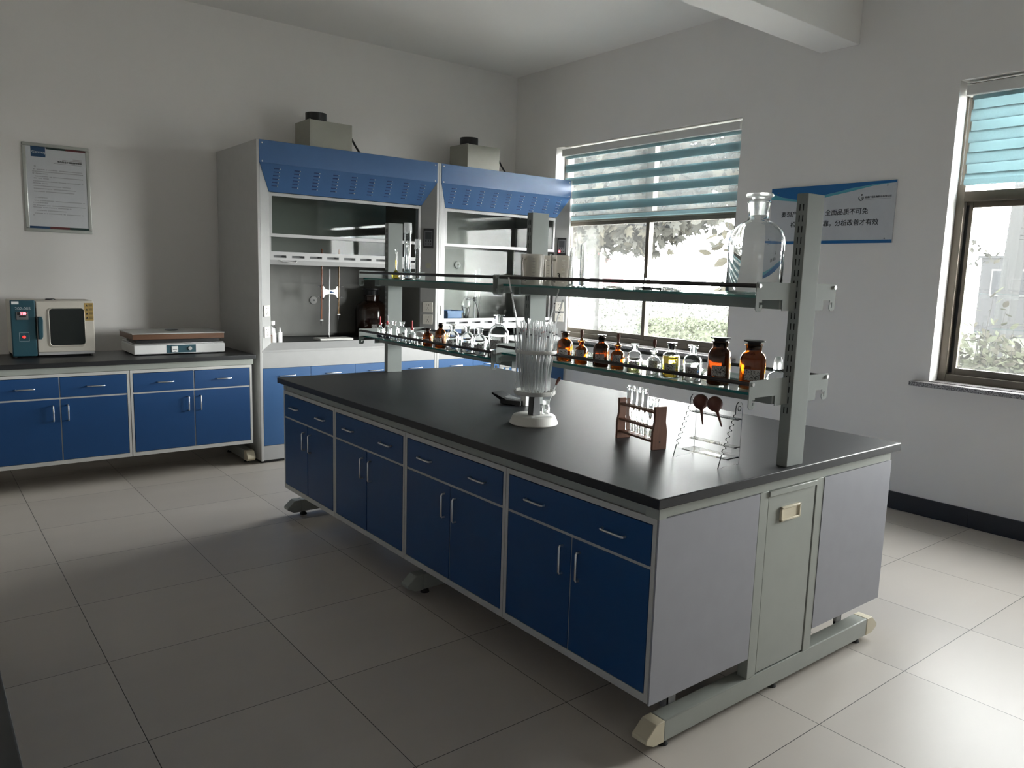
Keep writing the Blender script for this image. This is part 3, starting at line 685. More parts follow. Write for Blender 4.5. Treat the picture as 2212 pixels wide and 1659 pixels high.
def cylinder_glass(label, R, h, loc, film, spout=True, group='glassware on the upper shelf'):
    t = thing('graduated_cylinder', label, 'measuring cylinder', (0, 0, 0), group)
    m = MB(); shell(m, [(0, 0.006), (R * 0.9, 0.006), (R, 0.01), (R, h - 0.004), (R * 1.1, h)], 0.0015); local(m.build('tube', MT['clear']), t)
    m = MB(); m.lathe([(0, 0), (R * 1.75, 0), (R * 1.7, 0.005), (R * 0.9, 0.0058), (0, 0.0058)], n=6); local(m.build('foot', MT['clear']), t)
    m = MB()
    for i in range(14):
        z = h * (0.18 + 0.05 * i); a = -2.3
        m.box(-0.003, 0.003, R + 0.0002, R + 0.0006, z, z + 0.0012, mat=Matrix.Rotation(a - PI / 2, 4, 'Z'))
    o = local(m.build('graduation', MT['white' if film else 'inkg']), t); o['kind'] = 'stuff'
    if film:
        m = MB(); b = bmesh.new(); n = 20; rr = []
        for k, z in enumerate((h + 0.002, h - 0.01, h - 0.03, h - 0.05)):
            rr.append([b.verts.new(((R * (1.16 + 0.05 * k * rnd.uniform(0.4, 1))) * math.cos(2 * PI * i / n), (R * (1.16 + 0.05 * k * rnd.uniform(0.4, 1))) * math.sin(2 * PI * i / n), z + (rnd.uniform(-0.012, 0.012) if k == 3 else 0))) for i in range(n)])
        for a, d in zip(rr, rr[1:]):
            for i in range(n): b.faces.new((a[i], a[(i + 1) % n], d[(i + 1) % n], d[i]))
        b.faces.new(rr[0][::-1]); m._merge(b); local(m.build('film_cover', MT['film']), t)
    t.location = loc; return t
MT['film'] = fabric('cling_film', (0.85, 0.86, 0.87), 0.5, clear=0.45)
cylinder_glass('tall measuring cylinder capped with clear film beside the far post', 0.0205, 0.331, (0.690, 2.630, ZU), True)
cylinder_glass('short measuring cylinder capped with clear film right of the clear flask', 0.0150, 0.229, (0.660, 2.463, ZU), True)
cylinder_glass('shorter of two slim measuring cylinders beside the plastic jugs', 0.0118, 0.166, (0.555, 1.026, ZU), False)
cylinder_glass('taller of two slim measuring cylinders near the window mullion', 0.0118, 0.185, (0.600, 1.006, ZU), False)
MT['jughandle'] = P('frosted_handle', (0.33, 0.31, 0.28), 0.4)
def jug(label, R, h, loc, ang, num=None):
    t = thing('plastic_jug', label, 'jug', (0, 0, 0), 'plastic measuring jugs')
    m = MB(); shell(m, [(0, 0), (R * 0.88, 0), (R * 0.9, 0.003), (R, h - 0.004), (R * 1.03, h)], 0.0018); local(m.build('jug_body', MT['frostpl']), t)
    m = MB(); c, s_ = math.cos(ang), math.sin(ang)
    m.tube([(c * R * 0.97, s_ * R * 0.97, h * 0.84), (c * (R + 0.02), s_ * (R + 0.02), h * 0.84), (c * (R + 0.024), s_ * (R + 0.024), h * 0.7), (c * (R + 0.018), s_ * (R + 0.018), h * 0.35), (c * (R + 0.012), s_ * (R + 0.012), h * 0.18), (c * R * 0.93, s_ * R * 0.93, h * 0.14)], 0.0045, 8); local(m.build('handle', MT['jughandle']), t)
    m = MB()
    for i in range(9):
        z = h * (0.12 + 0.09 * i); m.box(-0.006, 0.006, R * 0.985, R + 0.0006, z, z + 0.0016, mat=Matrix.Rotation(-2.15 - PI / 2, 4, 'Z'))
    o = local(m.build('graduation', MT['inkg'] if num is None else MT['white']), t); o['kind'] = 'stuff'
    if num:
        a = -2.62; ou = Vector((math.cos(a), math.sin(a), 0)); rt = Vector((-math.sin(a), math.cos(a), 0))
        p = ou * (R * 0.965 + 0.001) + Vector((0, 0, h * 0.32)) - rt * 0.005
        local(lettering('numeral', num, 0.034, p, rt, (0, 0, 1), MT['ink'], None, 0.0008), t)
    t.location = loc; return t
jug('frosted plastic jug at the row end in front of the middle post', 0.0545, 0.140, (0.585, 1.325, ZU), -2.9)
jug('frosted plastic jug set back between the other two jugs', 0.044, 0.138, (0.715, 1.372, ZU), -2.45)
jug('frosted plastic jug with a black handwritten 3', 0.0492, 0.134, (0.600, 1.138, ZU), 3.32, '3')
def petri(label, R, h, loc):
    t = thing('petri_dish', label, 'dish', (0, 0, 0), 'petri dishes on the upper shelf')
    m = MB(); shell(m, [(0, 0), (R * 0.94, 0), (R * 0.95, 0.001), (R * 0.95, h * 0.85)], 0.0016); local(m.build('dish_base', MT['clear']), t)
    m = MB(); m.lathe([(0, h), (R, h), (R, h * 0.25), (R - 0.0015, h * 0.25), (R - 0.0015, h - 0.0018), (0, h - 0.0018)], n=28, closed=False); local(m.build('dish_lid', MT['clear']), t)
    t.location = loc
petri('glass petri dish nearest the slim cylinders', 0.0458, 0.015, (0.600, 0.812, ZU))
petri('glass petri dish in front of the window mullion', 0.0429, 0.018, (0.690, 0.735, ZU))
petri('glass petri dish closest to the giant clear bottle', 0.0427, 0.020, (0.600, 0.512, ZU))
t = thing('rubber_stopper', 'small dark rod lying between two petri dishes', 'stopper', (0, 0, 0))
m = MB(); m.tube([(0.572, 0.625, ZU + 0.006), (0.566, 0.575, ZU + 0.006)], [0.0058, 0.0045], 12); m.build('plug', MT['black'], t)
m = MB(); m.tube([(0.5658, 0.5745, ZU + 0.006), (0.560, 0.525, ZU + 0.006)], [0.0042, 0.0048], 12); m.build('sleeve', MT['darkgrey'], t)
t = thing('reagent_bottle', 'giant clear glass bottle with flat ground stopper, tallest thing on the upper shelf', 'bottle', (0, 0, 0))
R, h = 0.0935, 0.338
m = MB(); shell(m, [(0, 0), (R * 0.93, 0), (R, 0.01), (R, h * 0.52), (R * 0.98, h * 0.57), (R * 0.88, h * 0.64), (R * 0.66, h * 0.70), (R * 0.42, h * 0.735), (R * 0.35, h * 0.76), (R * 0.35, h * 0.80), (R * 0.385, h * 0.905), (R * 0.42, h * 0.915), (R * 0.41, h * 0.93)], 0.0035); local(m.build('bottle_body', MT['clear']), t)
m = MB(); m.lathe([(0, h * 0.79), (R * 0.29, h * 0.79), (R * 0.335, h * 0.925), (R * 0.25, h * 0.945), (R * 0.28, h * 0.965), (R * 0.47, h * 0.97), (R * 0.49, h * 0.985), (R * 0.46, h), (0, h)], n=28); local(m.build('stopper', MT['frost']), t)
t.location = (0.594, 0.141, ZU)

# ------------------------------------------------------------------ pipette stand and pipettes
sx, sy = 0.431, 1.095
st = thing('pipette_stand', 'white round based stand packed with glass pipettes on the island worktop', 'stand', (sx, sy, 0.85))
m = MB(); m.lathe([(0, 0), (0.104, 0), (0.107, 0.004), (0.094, 0.034), (0.090, 0.038), (0, 0.038)], (sx, sy, 0.85), 40); m.build('base', MT['offwhite'], st)
m = MB(); m.prism([(sx - 0.022, 0.888), (sx + 0.022, 0.888), (sx + 0.016, 0.982), (sx - 0.016, 0.982)], 'y', sy - 0.018, sy + 0.018, 0.002); m.build('column', MT['dark'], st)
m = MB(); m.lathe([(0, 0.980), (0.088, 0.980), (0.091, 0.983), (0.091, 0.998), (0.088, 0.998), (0.087, 0.985), (0, 0.985)], (sx, sy, 0), 40); m.build('tray', MT['offwhite'], st)
m = MB(); m.lathe([(0.078, 1.160), (0.090, 1.160), (0.091, 1.162), (0.091, 1.172), (0.090, 1.174), (0.078, 1.174)], (sx, sy, 0), 40, closed=True); m.build('ring', MT['offwhite'], st)
m = MB()
for a in (0.4, 2.5, 4.6): m.tube([(sx + 0.083 * math.cos(a), sy + 0.083 * math.sin(a), 0.985), (sx + 0.083 * math.cos(a), sy + 0.083 * math.sin(a), 1.162)], 0.003, 8)
m.build('strut', MT['chrome'], st)
def pipette_mesh(k):
    m = MB(); L = [0.275, 0.30, 0.25, 0.29][k]; r = [0.0036, 0.0031, 0.0040, 0.0034][k]
    if k == 2: m.tube([(0, 0, 0), (0, 0, 0.05), (0, 0, 0.08), (0, 0, 0.10), (0, 0, 0.14), (0, 0, 0.16), (0, 0, L)], [0.001, r * 0.7, r * 0.8, r * 1.7, r * 1.7, r * 0.8, r * 0.8], 8)
    else: m.tube([(0, 0, 0), (0, 0, 0.03), (0, 0, L)], [0.0011, r, r], 8)
    m.mi = 1; zb = L - 0.03; m.tube([(0, 0, zb), (0, 0, zb + 0.006)], [r * 1.08] * 2, 8)
    return m.mesh('glass_pipette', [MT['pip'], MT[['inkg', 'white', 'pale', 'red'][k]]])
def pip_material():
    # thin walled tubes: see-through face on, bright and mirror-like towards the edges
    m, n, l = newmat('pipette_glass'); n.remove(n['Principled BSDF']); out = n['Material Output']
    t = n.new('ShaderNodeBsdfTransparent'); t.inputs['Color'].default_value = (0.78, 0.79, 0.79, 1)
    g = n.new('ShaderNodeBsdfGlossy'); g.inputs['Roughness'].default_value = 0.08; g.inputs['Color'].default_value = (0.95, 0.96, 0.96, 1)
    lw = n.new('ShaderNodeLayerWeight'); lw.inputs['Blend'].default_value = 0.35
    mr = n.new('ShaderNodeMapRange'); mr.inputs['To Min'].default_value = 0.10; mr.inputs['To Max'].default_value = 0.85; l.new(lw.outputs['Facing'], mr.inputs['Value'])
    mx = n.new('ShaderNodeMixShader'); l.new(mr.outputs['Result'], mx.inputs[0]); l.new(t.outputs[0], mx.inputs[1]); l.new(g.outputs[0], mx.inputs[2])
    d = n.new('ShaderNodeBsdfDiffuse'); d.inputs['Color'].default_value = (0.85, 0.86, 0.86, 1); d2 = n.new('ShaderNodeBsdfTranslucent'); d2.inputs['Color'].default_value = (0.85, 0.86, 0.86, 1)  # white diffuse share stands in for bright refractions in the tubes
    a1 = n.new('ShaderNodeMixShader'); a1.inputs[0].default_value = 0.5; l.new(d.outputs[0], a1.inputs[1]); l.new(d2.outputs[0], a1.inputs[2])
    a2 = n.new('ShaderNodeMixShader'); a2.inputs[0].default_value = 0.48; l.new(mx.outputs[0], a2.inputs[1]); l.new(a1.outputs[0], a2.inputs[2]); l.new(a2.outputs[0], out.inputs['Surface'])
    return m
MT['pip'] = pip_material()
pmesh = [pipette_mesh(k) for k in range(4)]
spots = []
sp0 = 0.0138
for i in range(-6, 7):
    for j in range(-7, 8):
        x, y = sp0 * (i + 0.5 * (j % 2)), sp0 * 0.866 * j
        d = math.hypot(x, y)
        if 0.02 < d < 0.071: spots.append((x, y))
rnd.shuffle(spots)
for k, (x, y) in enumerate(spots[:76]):
    o = bpy.data.objects.new('glass_pipette', pmesh[rnd.choice((0, 0, 1, 1, 2, 3))]); COL.objects.link(o)
    jx, jy = rnd.uniform(-0.034, 0.034), rnd.uniform(-0.034, 0.034)
    top = Vector((x * 1.12 + jx, y * 1.12 + jy, 0.28)); lo = Vector((x * 0.98, y * 0.98, 0))
    o.rotation_mode = 'QUATERNION'; o.rotation_quaternion = (top - lo).to_track_quat('Z', 'Y')
    o.location = (sx + lo.x, sy + lo.y, 0.9865 + rnd.uniform(0, 0.02))
    tag(o, 'clear glass pipette packed upright in the bundle on the white round stand', 'pipette', 'pipettes packed in the stand')
def long_pipette(label, top, base, r=0.0032, bulbs=True):
    base, top = Vector(base), Vector(top); d = (top - base)
    m = MB(); m.tube([base, base + d * 0.1, base + d * 0.42, base + d * 0.44, base + d * 0.56, base + d * 0.58, top], [0.0012, r, r, r * (1.5 if bulbs else 1), r * (1.5 if bulbs else 1), r, r], 8)
    m.mi = 1; m.tube([base + d * 0.86, base + d * 0.872], [r * 1.1] * 2, 8)
    tag(m.build('glass_pipette', [MT['pip'], MT['ink']]), label, 'pipette', 'long pipettes')
long_pipette('longest glass pipette, leaning left out of the bundle across the rail', (0.355, 1.205, 1.480), (0.437, 1.136, 0.9865))
long_pipette('long pipette leaning right, higher of the two crossing near the wall socket', (0.470, 1.005, 1.436), (0.414, 1.12, 0.9865), bulbs=False)
long_pipette('long pipette leaning right, lower of the two crossing near the wall socket', (0.484, 0.993, 1.393), (0.444, 1.105, 0.9865), bulbs=False)
long_pipette('short pipette tilted out beside the brown bottle on the shelf', (0.474, 1.020, 1.279), (0.45, 1.06, 0.9865))
t = thing('dropper', 'brown bulb dropper leaning on the right rim of the pipette stand', 'dropper', (0.452, 1.004, 0.955))
m = MB(); m.tube([(0.437, 1.0020, 0.958), (0.449, 1.0005, 0.99), (0.470, 1.0000, 1.030)], [0.001, 0.0022, 0.003], 8); m.build('tube', MT['pip'], t)
m = MB(); m.tube([(0.4690, 1.0000, 1.028), (0.472, 1.000, 1.036), (0.481, 0.998, 1.052), (0.489, 0.996, 1.064)], [0.004, 0.0045, 0.0075, 0.003], 12); m.build('rubber_bulb', MT['brownrub'], t)
t = thing('sample_vial', 'small clear vial with frosted lid standing on the pipette stand base', 'vial', (0.494, 1.090, 0.888))
m = MB(); shell(m, [(0, 0), (0.016, 0), (0.0175, 0.002), (0.0175, 0.036), (0.015, 0.040), (0.015, 0.042)]); local(m.build('vial_body', MT['clear']), t)
m = MB(); m.lathe([(0, 0.0425), (0.0155, 0.0425), (0.0155, 0.060), (0, 0.060)], n=20); local(m.build('vial_lid', MT['frost']), t)
m = MB(); m.tube([(0.372, 1.040, 0.8905), (0.465, 1.018, 0.8905)], 0.0022, 8); tag(m.build('glass_rod', MT['pip']), 'thin glass rod lying across the white base of the pipette stand', 'rod')

# ------------------------------------------------------------------ small things on the island worktop
t = thing('spectacle_case', 'open black hard case with crumpled clear wrapping, behind the pipette stand', 'case', (0.62, 1.56, 0.85))
m = MB(); m.hull([(0.600, 1.632, 0.894), (0.598, 1.628, 0.903), (0.680, 1.652, 0.894), (0.678, 1.648, 0.903), (0.637, 1.575, 0.852), (0.640, 1.560, 0.870), (0.715, 1.597, 0.852), (0.716, 1.585, 0.870)]); m.build('case_lid', MT['black'], t)
m = MB(); m.hull([(0.620, 1.585, 0.851), (0.700, 1.610, 0.851), (0.655, 1.470, 0.851), (0.735, 1.495, 0.851), (0.618, 1.585, 0.869), (0.702, 1.612, 0.869), (0.658, 1.472, 0.874), (0.735, 1.493, 0.874)]); m.build('case_base', MT['black'], t)
b = bmesh.new(); gx, gy = 7, 5; vs = [[b.verts.new((0.628 + 0.012 * j + 0.004 * i, 1.580 - 0.016 * i + 0.003 * j, 0.876 + rnd.uniform(0, 0.012))) for j in range(gy)] for i in range(gx)]
for i in range(gx - 1):
    for j in range(gy - 1): b.faces.new((vs[i][j], vs[i][j + 1], vs[i + 1][j + 1], vs[i + 1][j]))
m = MB(); m._merge(b); m.build('wrapping', MT['film'], t)
t = thing('carton', 'small plain white carton standing behind the black pipette stand column', 'box', (0.70, 1.478, 0.85))
m = MB(); m.box(-0.022, 0.022, -0.016, 0.016, 0, 0.062, 0.001); local(m.build('box_body', MT['white']), t)
m = MB(); m.box(-0.0222, 0.0222, -0.0162, 0.0162, 0.0622, 0.064, 0.0006); local(m.build('lid_flap', MT['white']), t); t.rotation_euler = (0, 0, 0.2)

def test_tube_rack():
    L = 0.232; t = thing('test_tube_rack', 'dark brown wooden rack of stoppered test tubes on the island worktop', 'rack', (0.536, 0.567, 0.85), rz=-0.193)
    ends = []
    for s in (-1, 1):
        yy = s * L / 2
        m = MB(); m.prism([(-0.033, 0), (0.033, 0), (0.034, 0.07), (0.026, 0.105), (0.027, 0.165), (-0.027, 0.165), (-0.026, 0.105), (-0.034, 0.07)], 'y', yy - 0.006, yy + 0.006, 0.0012); local(m.build('end_board', MT['wood']), t)
        for zz in (0.03, 0.08, 0.142):
            pass
    xs = [-0.5 + i / 5 for i in range(6)]
    ty = [(-0.40 + 0.155 * i) * L for i in range(6)]
    for zz, hole in ((0.030, False), (0.080, True), (0.142, True)):
        m = MB(); a, b2 = -L / 2 + 0.0062, L / 2 - 0.0062
        if not hole: m.box(-0.026, 0.026, a, b2, zz - 0.004, zz + 0.004, 0.001)
        else:
            m.box(-0.026, -0.0125, a, b2, zz - 0.004, zz + 0.004).box(0.0125, 0.026, a, b2, zz - 0.004, zz + 0.004)
            e = [a] + [v for c in ty for v in (c - 0.0125, c + 0.0125)] + [b2]
            for i in range(0, len(e), 2): m.box(-0.0125, 0.0125, e[i], e[i + 1], zz - 0.004, zz + 0.004)
        local(m.build('rack_shelf', MT['wood']), t)
    m = MB()
    for s in (-1, 1):
        m.lathe([(0, 0), (0.003, 0), (0.003, 0.001), (0, 0.0012)], (0, 0, 0), 10, Matrix.Translation((0, s * (L / 2 + 0.006), 0.03)) @ Matrix.Rotation(-s * PI / 2, 4, 'X'))
    local(m.build('screw', MT['black']), t)
    return t, ty
rk, ty = test_tube_rack()
names6 = ['in the hole furthest from the near post', 'second tall one in the rack', 'third tall one in the rack', 'fourth tall one', 'first of the two short ones', 'second short one beside the near end board']
for i, yy in enumerate(ty[::-1]):
    tall = i < 4; h = 0.186 if tall else 0.158; R = 0.0108
    t = thing('test_tube', 'stoppered glass test tube in the wooden rack, ' + names6[i], 'test tube', (0, 0, 0), 'test tubes in the wooden rack')
    m = MB(); shell(m, [(0, 0), (R * 0.6, 0.0015), (R, 0.006), (R, h * 0.88), (R * 0.8, h * 0.9), (R * 0.8, h * 0.93), (R * 0.95, h * 0.94)], 0.0011); local(m.build('tube', MT['clear']), t)
    m = MB(); m.lathe([(0, h * 0.89), (R * 0.6, h * 0.89), (R * 0.68, h * 0.945), (R * 0.95, h * 0.95), (R * 1.0, h * 0.995), (R * 0.9, h), (0, h)], n=18); local(m.build('stopper', MT['frost']), t)
    c, s_ = math.cos(rk.rotation_euler.z), math.sin(rk.rotation_euler.z)
    t.location = (0.536 - s_ * yy, 0.567 + c * yy, 0.85 + 0.0345)

# clear acrylic pipette rack with saw-toothed side plates
ar = thing('acrylic_rack', 'clear acrylic pipette rack with wavy toothed side plates on the island worktop', 'rack', (0.515, 0.237, 0.85))
def wavy_plate(y):
    # local outline in (x,z): vertical back edge, diagonal scalloped front edge, ring on top
    xb = 0.578
    pts = [(xb, 0.85), (xb, 1.055)]
    for k in range(9): a = k / 8 * PI; pts.append((xb - 0.019 + 0.019 * math.cos(a), 1.055 + 0.022 * math.sin(a)))
    n = 7
    p0, p1 = Vector((xb - 0.038, 1.035)), Vector((0.478, 0.898)); d = (p1 - p0) / n; nrm = Vector((-d.y, d.x)).normalized()
    if nrm.x > 0: nrm = -nrm
    for i in range(n):
        q = p0 + d * i
        for u, v in ((0.05, 0.000), (0.25, 0.006), (0.5, 0.007), (0.66, 0.002), (0.62, -0.006), (0.75, -0.010), (0.92, -0.007)):
            e = q + d * u + nrm * v; pts.append((e.x, e.y))
    pts += [(0.476, 0.897), (0.460, 0.850), (0.478, 0.85), (0.487, 0.8535), (0.568, 0.8535), (0.570, 0.85)]
    m = MB(); m.prism(pts, 'y', y - 0.002, y + 0.002)
    m.bm.normal_update()
    for f in m.bm.faces: f.material_index = 0 if abs(f.normal.y) > 0.9 else 1
    return m.build('side_plate', [MT['acryl'], MT['acedge']], ar, 30)
for y in (0.337, 0.139):
    o = wavy_plate(y)
    m = MB(); m.lathe([(0.0075, -0.002), (0.0095, -0.002), (0.0095, 0.002), (0.0075, 0.002)], (0, 0, 0), 20, Matrix.Translation((0.559, y, 1.053)) @ Matrix.Rotation(PI / 2, 4, 'X'), closed=True); m.build('eyelet', MT['acryl'], o)
for z, x0, x1, holes in ((1.014, 0.545, 0.577, True), (0.914, 0.545, 0.577, True), (0.877, 0.505, 0.577, False)):
    m = MB(); m.box(x0, x1, 0.1408, 0.3352, z - 0.002, z + 0.002); o = m.build('rack_shelf', MT['acryl'], ar)
    if holes:
        m = MB()
        for k in range(6): m.box(x0 - 0.0005, x0 + 0.006, 0.168 + 0.026 * k, 0.176 + 0.026 * k, z - 0.0022, z + 0.0026)
        m.build('notch_row', MT['acryl'], o)
    m = MB()
    for y in (0.139, 0.337):
        for xx in (x0 + 0.006, x1 - 0.005):
            m.lathe([(0, 0), (0.003, 0), (0.003, 0.003), (0, 0.003)], (0, 0, 0), 8, Matrix.Translation((xx, y - 0.0016 if y < 0.2 else y - 0.0015, z)) @ Matrix.Rotation(PI / 2, 4, 'X'))
    m.build('screw', MT['black'], o)
m = MB(); m.box(0.512, 0.545, 0.165, 0.262, 0.8791, 0.8797); m.build('paper_label', MT['white'], ar)
def bulb(label, c, tip):
    t = thing('pipette_bulb', label, 'rubber bulb', c, 'rubber pipette bulbs on the acrylic rack')
    c, tip = Vector(c), Vector(tip); d = (tip - c).normalized()
    m = MB(); pts = []; rs = []; R = 0.0275
    for k in range(11):
        a = k / 10 * 0.87 * PI; pts.append(c - d * R * math.cos(a)); rs.append(max(R * math.sin(a), 0.0006))
    L = (tip - c).length; pts += [c + d * (R * 1.12), c + d * L * 0.55, tip]; rs += [0.0058, 0.0048, 0.0028]
    m.tube(pts, rs, 20); m.build('bulb', MT['brownrub'], t, 60)
    m = MB(); m.tube([tip, tip + d * 0.002], [0.0026, 0.002], 10); m.build('tip', MT['black'], t)
bulb('round brown rubber bulb nearer the wooden test tube rack', (0.5380, 0.2890, 1.057), (0.541, 0.276, 0.976))
bulb('round brown rubber bulb nearer the grey rack post', (0.5390, 0.2270, 1.058), (0.5385, 0.192, 0.983))

# ------------------------------------------------------------------ side bench on the back wall
YB = 4.175
mb = MB(); mb.box(-1.45, 0.318, YB, 4.845, 0.820, 0.85, 0.003); tag(mb.build('worktop', MT['black_top']), 'black worktop of the side bench left of the fume hoods', 'worktop')
base_cabinet('blue two drawer side bench cabinet standing beside the fume hood', -0.540, 0.291, YB + 0.018, 0.6, 'x', -1, 2, group='side bench cabinets')
base_cabinet('blue two drawer side bench cabinet under the small beige oven', -1.372, -0.541, YB + 0.018, 0.6, 'x', -1, 2, group='side bench cabinets')
f2 = thing('side_bench', 'pale steel frame with foot beams under the side bench', 'bench', (-0.54, 4.5, 0))
mb = MB(); mb.box(-1.40, 0.300, YB + 0.016, YB + 0.056, 0.779, 0.819, 0.002).box(-1.40, 0.300, 4.79, 4.83, 0.779, 0.819, 0.002).box(0.262, 0.300, YB + 0.058, 4.788, 0.779, 0.819); mb.build('top_frame', MT['frame'], f2)
for xx in (0.27, -1.40):
    m = MB(); m.box(xx, xx + 0.06, YB + 0.165, 4.80, 0.026, 0.10, 0.004).box(xx + 0.005, xx + 0.055, 4.775, 4.80, 0.10, 0.779); bo = m.build('foot_beam', MT['frame'], f2)
    c = MB(); c.prism([(YB + 0.165, 0.026), (YB + 0.105, 0.026), (YB + 0.085, 0.045), (YB + 0.085, 0.06), (YB + 0.12, 0.10), (YB + 0.165, 0.10)], 'x', xx - 0.001, xx + 0.061, 0.002); c.build('end_cap', MT['cream'], bo)
    for yy in (YB + 0.2, 4.76):
        q = MB(); q.lathe([(0, 0), (0.022, 0), (0.018, 0.012), (0.008, 0.02), (0.008, 0.03), (0, 0.03)], (xx + 0.03, yy, 0), 12); q.build('levelling_foot', MT['rubber'], bo)

# drying oven
ov = thing('drying_oven', 'small beige drying oven with dark teal control panel and red readout', 'oven', (-0.93, 4.68, 0.85))
oy = 4.535
mb = MB(); mb.box(-1.165, -0.680, oy + 0.03, 4.83, 0.872, 1.231, 0.006); mb.build('housing', MT['oven'], ov)
mb = MB(); mb.box(-1.166, -1.026, oy, oy + 0.0295, 0.862, 1.232, 0.006); cp_ = mb.build('control_panel', MT['ovteal'], ov)
mb = MB(); x0, x1, z0, z1 = -1.022, -0.680, 0.884, 1.228
def rrect(x0, x1, z0, z1, r, n=5):
    pts = []
    for cx, cz, a0 in ((x1 - r, z1 - r, 0), (x0 + r, z1 - r, PI / 2), (x0 + r, z0 + r, PI), (x1 - r, z0 + r, 1.5 * PI)):
        for k in range(n + 1): a = a0 + k / n * PI / 2; pts.append((cx + r * math.cos(a), cz + r * math.sin(a)))
    return pts
mb.box(x0, x1, oy, oy + 0.0295, z0, z1, 0.005); dr = mb.build('door', MT['oven'], ov)
def rim(m, o, i, y0, y1):
    n = len(o)
    for k in range(n):
        a, b = o[k], o[(k + 1) % n]; c, d = i[k], i[(k + 1) % n]
        m.sheet([[(a[0], y1, a[1]), (b[0], y1, b[1]), (d[0], y0, d[1]), (c[0], y0, c[1])]])
gx0, gx1, gz0, gz1 = -0.948, -0.742, 0.930, 1.176
mb = MB(); o_, i_ = rrect(gx0 - 0.018, gx1 + 0.006, gz0 - 0.016, gz1 + 0.008, 0.03), rrect(gx0, gx1, gz0, gz1, 0.02)
rim(mb, o_, rrect(gx0 - 0.004, gx1 + 0.002, gz0 - 0.004, gz1 + 0.003, 0.022), oy - 0.007, oy - 0.0002); rim(mb, rrect(gx0 - 0.004, gx1 + 0.002, gz0 - 0.004, gz1 + 0.003, 0.022), i_, oy - 0.002, oy - 0.007)
bmesh.ops.remove_doubles(mb.bm, verts=mb.bm.verts[:], dist=1e-6); bmesh.ops.recalc_face_normals(mb.bm, faces=mb.bm.faces[:]); mb.build('window_rim', MT['oven'], dr)
mb = MB(); mb.prism(i_, 'y', oy - 0.0024, oy - 0.0004); mb.build('door_window', MT['ovglass'], dr)
mb = MB(); mb.hull([(-1.018 + a, oy - 0.001 - b, z) for z, w_ in ((1.125, 0.028), (1.10, 0.034), (0.99, 0.030), (0.975, 0.022)) for a, b in ((0, 0), (w_, 0), (w_ * 0.8, 0.022), (w_ * 0.2, 0.022))]); mb.build('door_handle', MT['ovteal'], dr)
mb = MB(); mb.box(-0.737, -0.683, oy - 0.0012, oy - 0.0002, 1.094, 1.215); sk = mb.build('warning_sticker', MT['sticker'], dr)
mb = MB()
for k in range(4):
    z = 1.192 - k * 0.028; mb.prism([(-0.731, z), (-0.715, z), (-0.723, z + 0.013)], 'y', oy - 0.0017, oy - 0.0013)
    for q in range(3): mb.box(-0.711, -0.688, oy - 0.0017, oy - 0.0013, z + 0.001 + q * 0.005, z + 0.003 + q * 0.005)
mb.build('warning_marks', MT['ink'], sk)
lettering('model_lettering', '202-00S', 0.027, (-1.141, oy - 0.0008, 1.178), (1, 0, 0), (0, 0, 1), MT['pale'], cp_)
mb = MB(); mb.box(-1.136, -1.068, oy - 0.004, oy - 0.0002, 1.104, 1.158, 0.002); ds = mb.build('display', MT['darkgrey'], cp_)
mb = MB(); mb.box(-1.130, -1.073, oy - 0.0046, oy - 0.0042, 1.136, 1.155).box(-1.12, -1.08, oy - 0.0046, oy - 0.0042, 1.124, 1.132); mb.build('display_glass', MT['black'], ds)
lettering('readout', '110', 0.023, (-1.114, oy - 0.0052, 1.1455), (1, 0, 0), (0, 0, 1), MT['redglow'], ds, 0.0008)
mb = MB(); mb.box(-1.158, -1.118, oy - 0.0008, oy - 0.0002, 1.207, 1.225); mb.build('asset_tag', MT['white'], cp_)
mb = MB(); a0, a1, b0, b1 = -1.125, -1.069, 0.962, 1.020
for q in ((a0, a1, b0, b0 + 0.0015), (a0, a1, b1 - 0.0015, b1), (a0, a0 + 0.0015, b0, b1), (a1 - 0.0015, a1, b0, b1)): mb.box(q[0], q[1], oy - 0.0008, oy - 0.0002, q[2], q[3])
mb.build('switch_outline', MT['pale'], cp_)
mb = MB(); mb.lathe([(0, 0), (0.010, 0), (0.010, 0.004), (0.006, 0.008), (0, 0.009)], (0, 0, 0), 16, Matrix.Translation((-1.098, oy - 0.0003, 0.991)) @ Matrix.Rotation(PI / 2, 4, 'X')); mb.build('power_switch', MT['redlamp'], cp_)
for xx in (-1.15, -0.70):
    for yy in (oy + 0.05, 4.80):
        q = MB(); q.lathe([(0, 0.8502), (0.012, 0.8502), (0.012, 0.873), (0, 0.873)], (xx, yy, 0), 12); q.build('foot', MT['rubber'], ov)
mb = MB(); mb.box(-1.02, -0.685, oy + 0.005, oy + 0.029, 0.866, 0.8835); mb.build('lower_trim', MT['steel'], ov)
mb = MB(); mb.lathe([(0, 1.2312), (0.03, 1.2312), (0.03, 1.237), (0.022, 1.240), (0, 1.240)], (-0.92, 4.67, 0), 18); mb.build('vent_cap', MT['black'], ov)

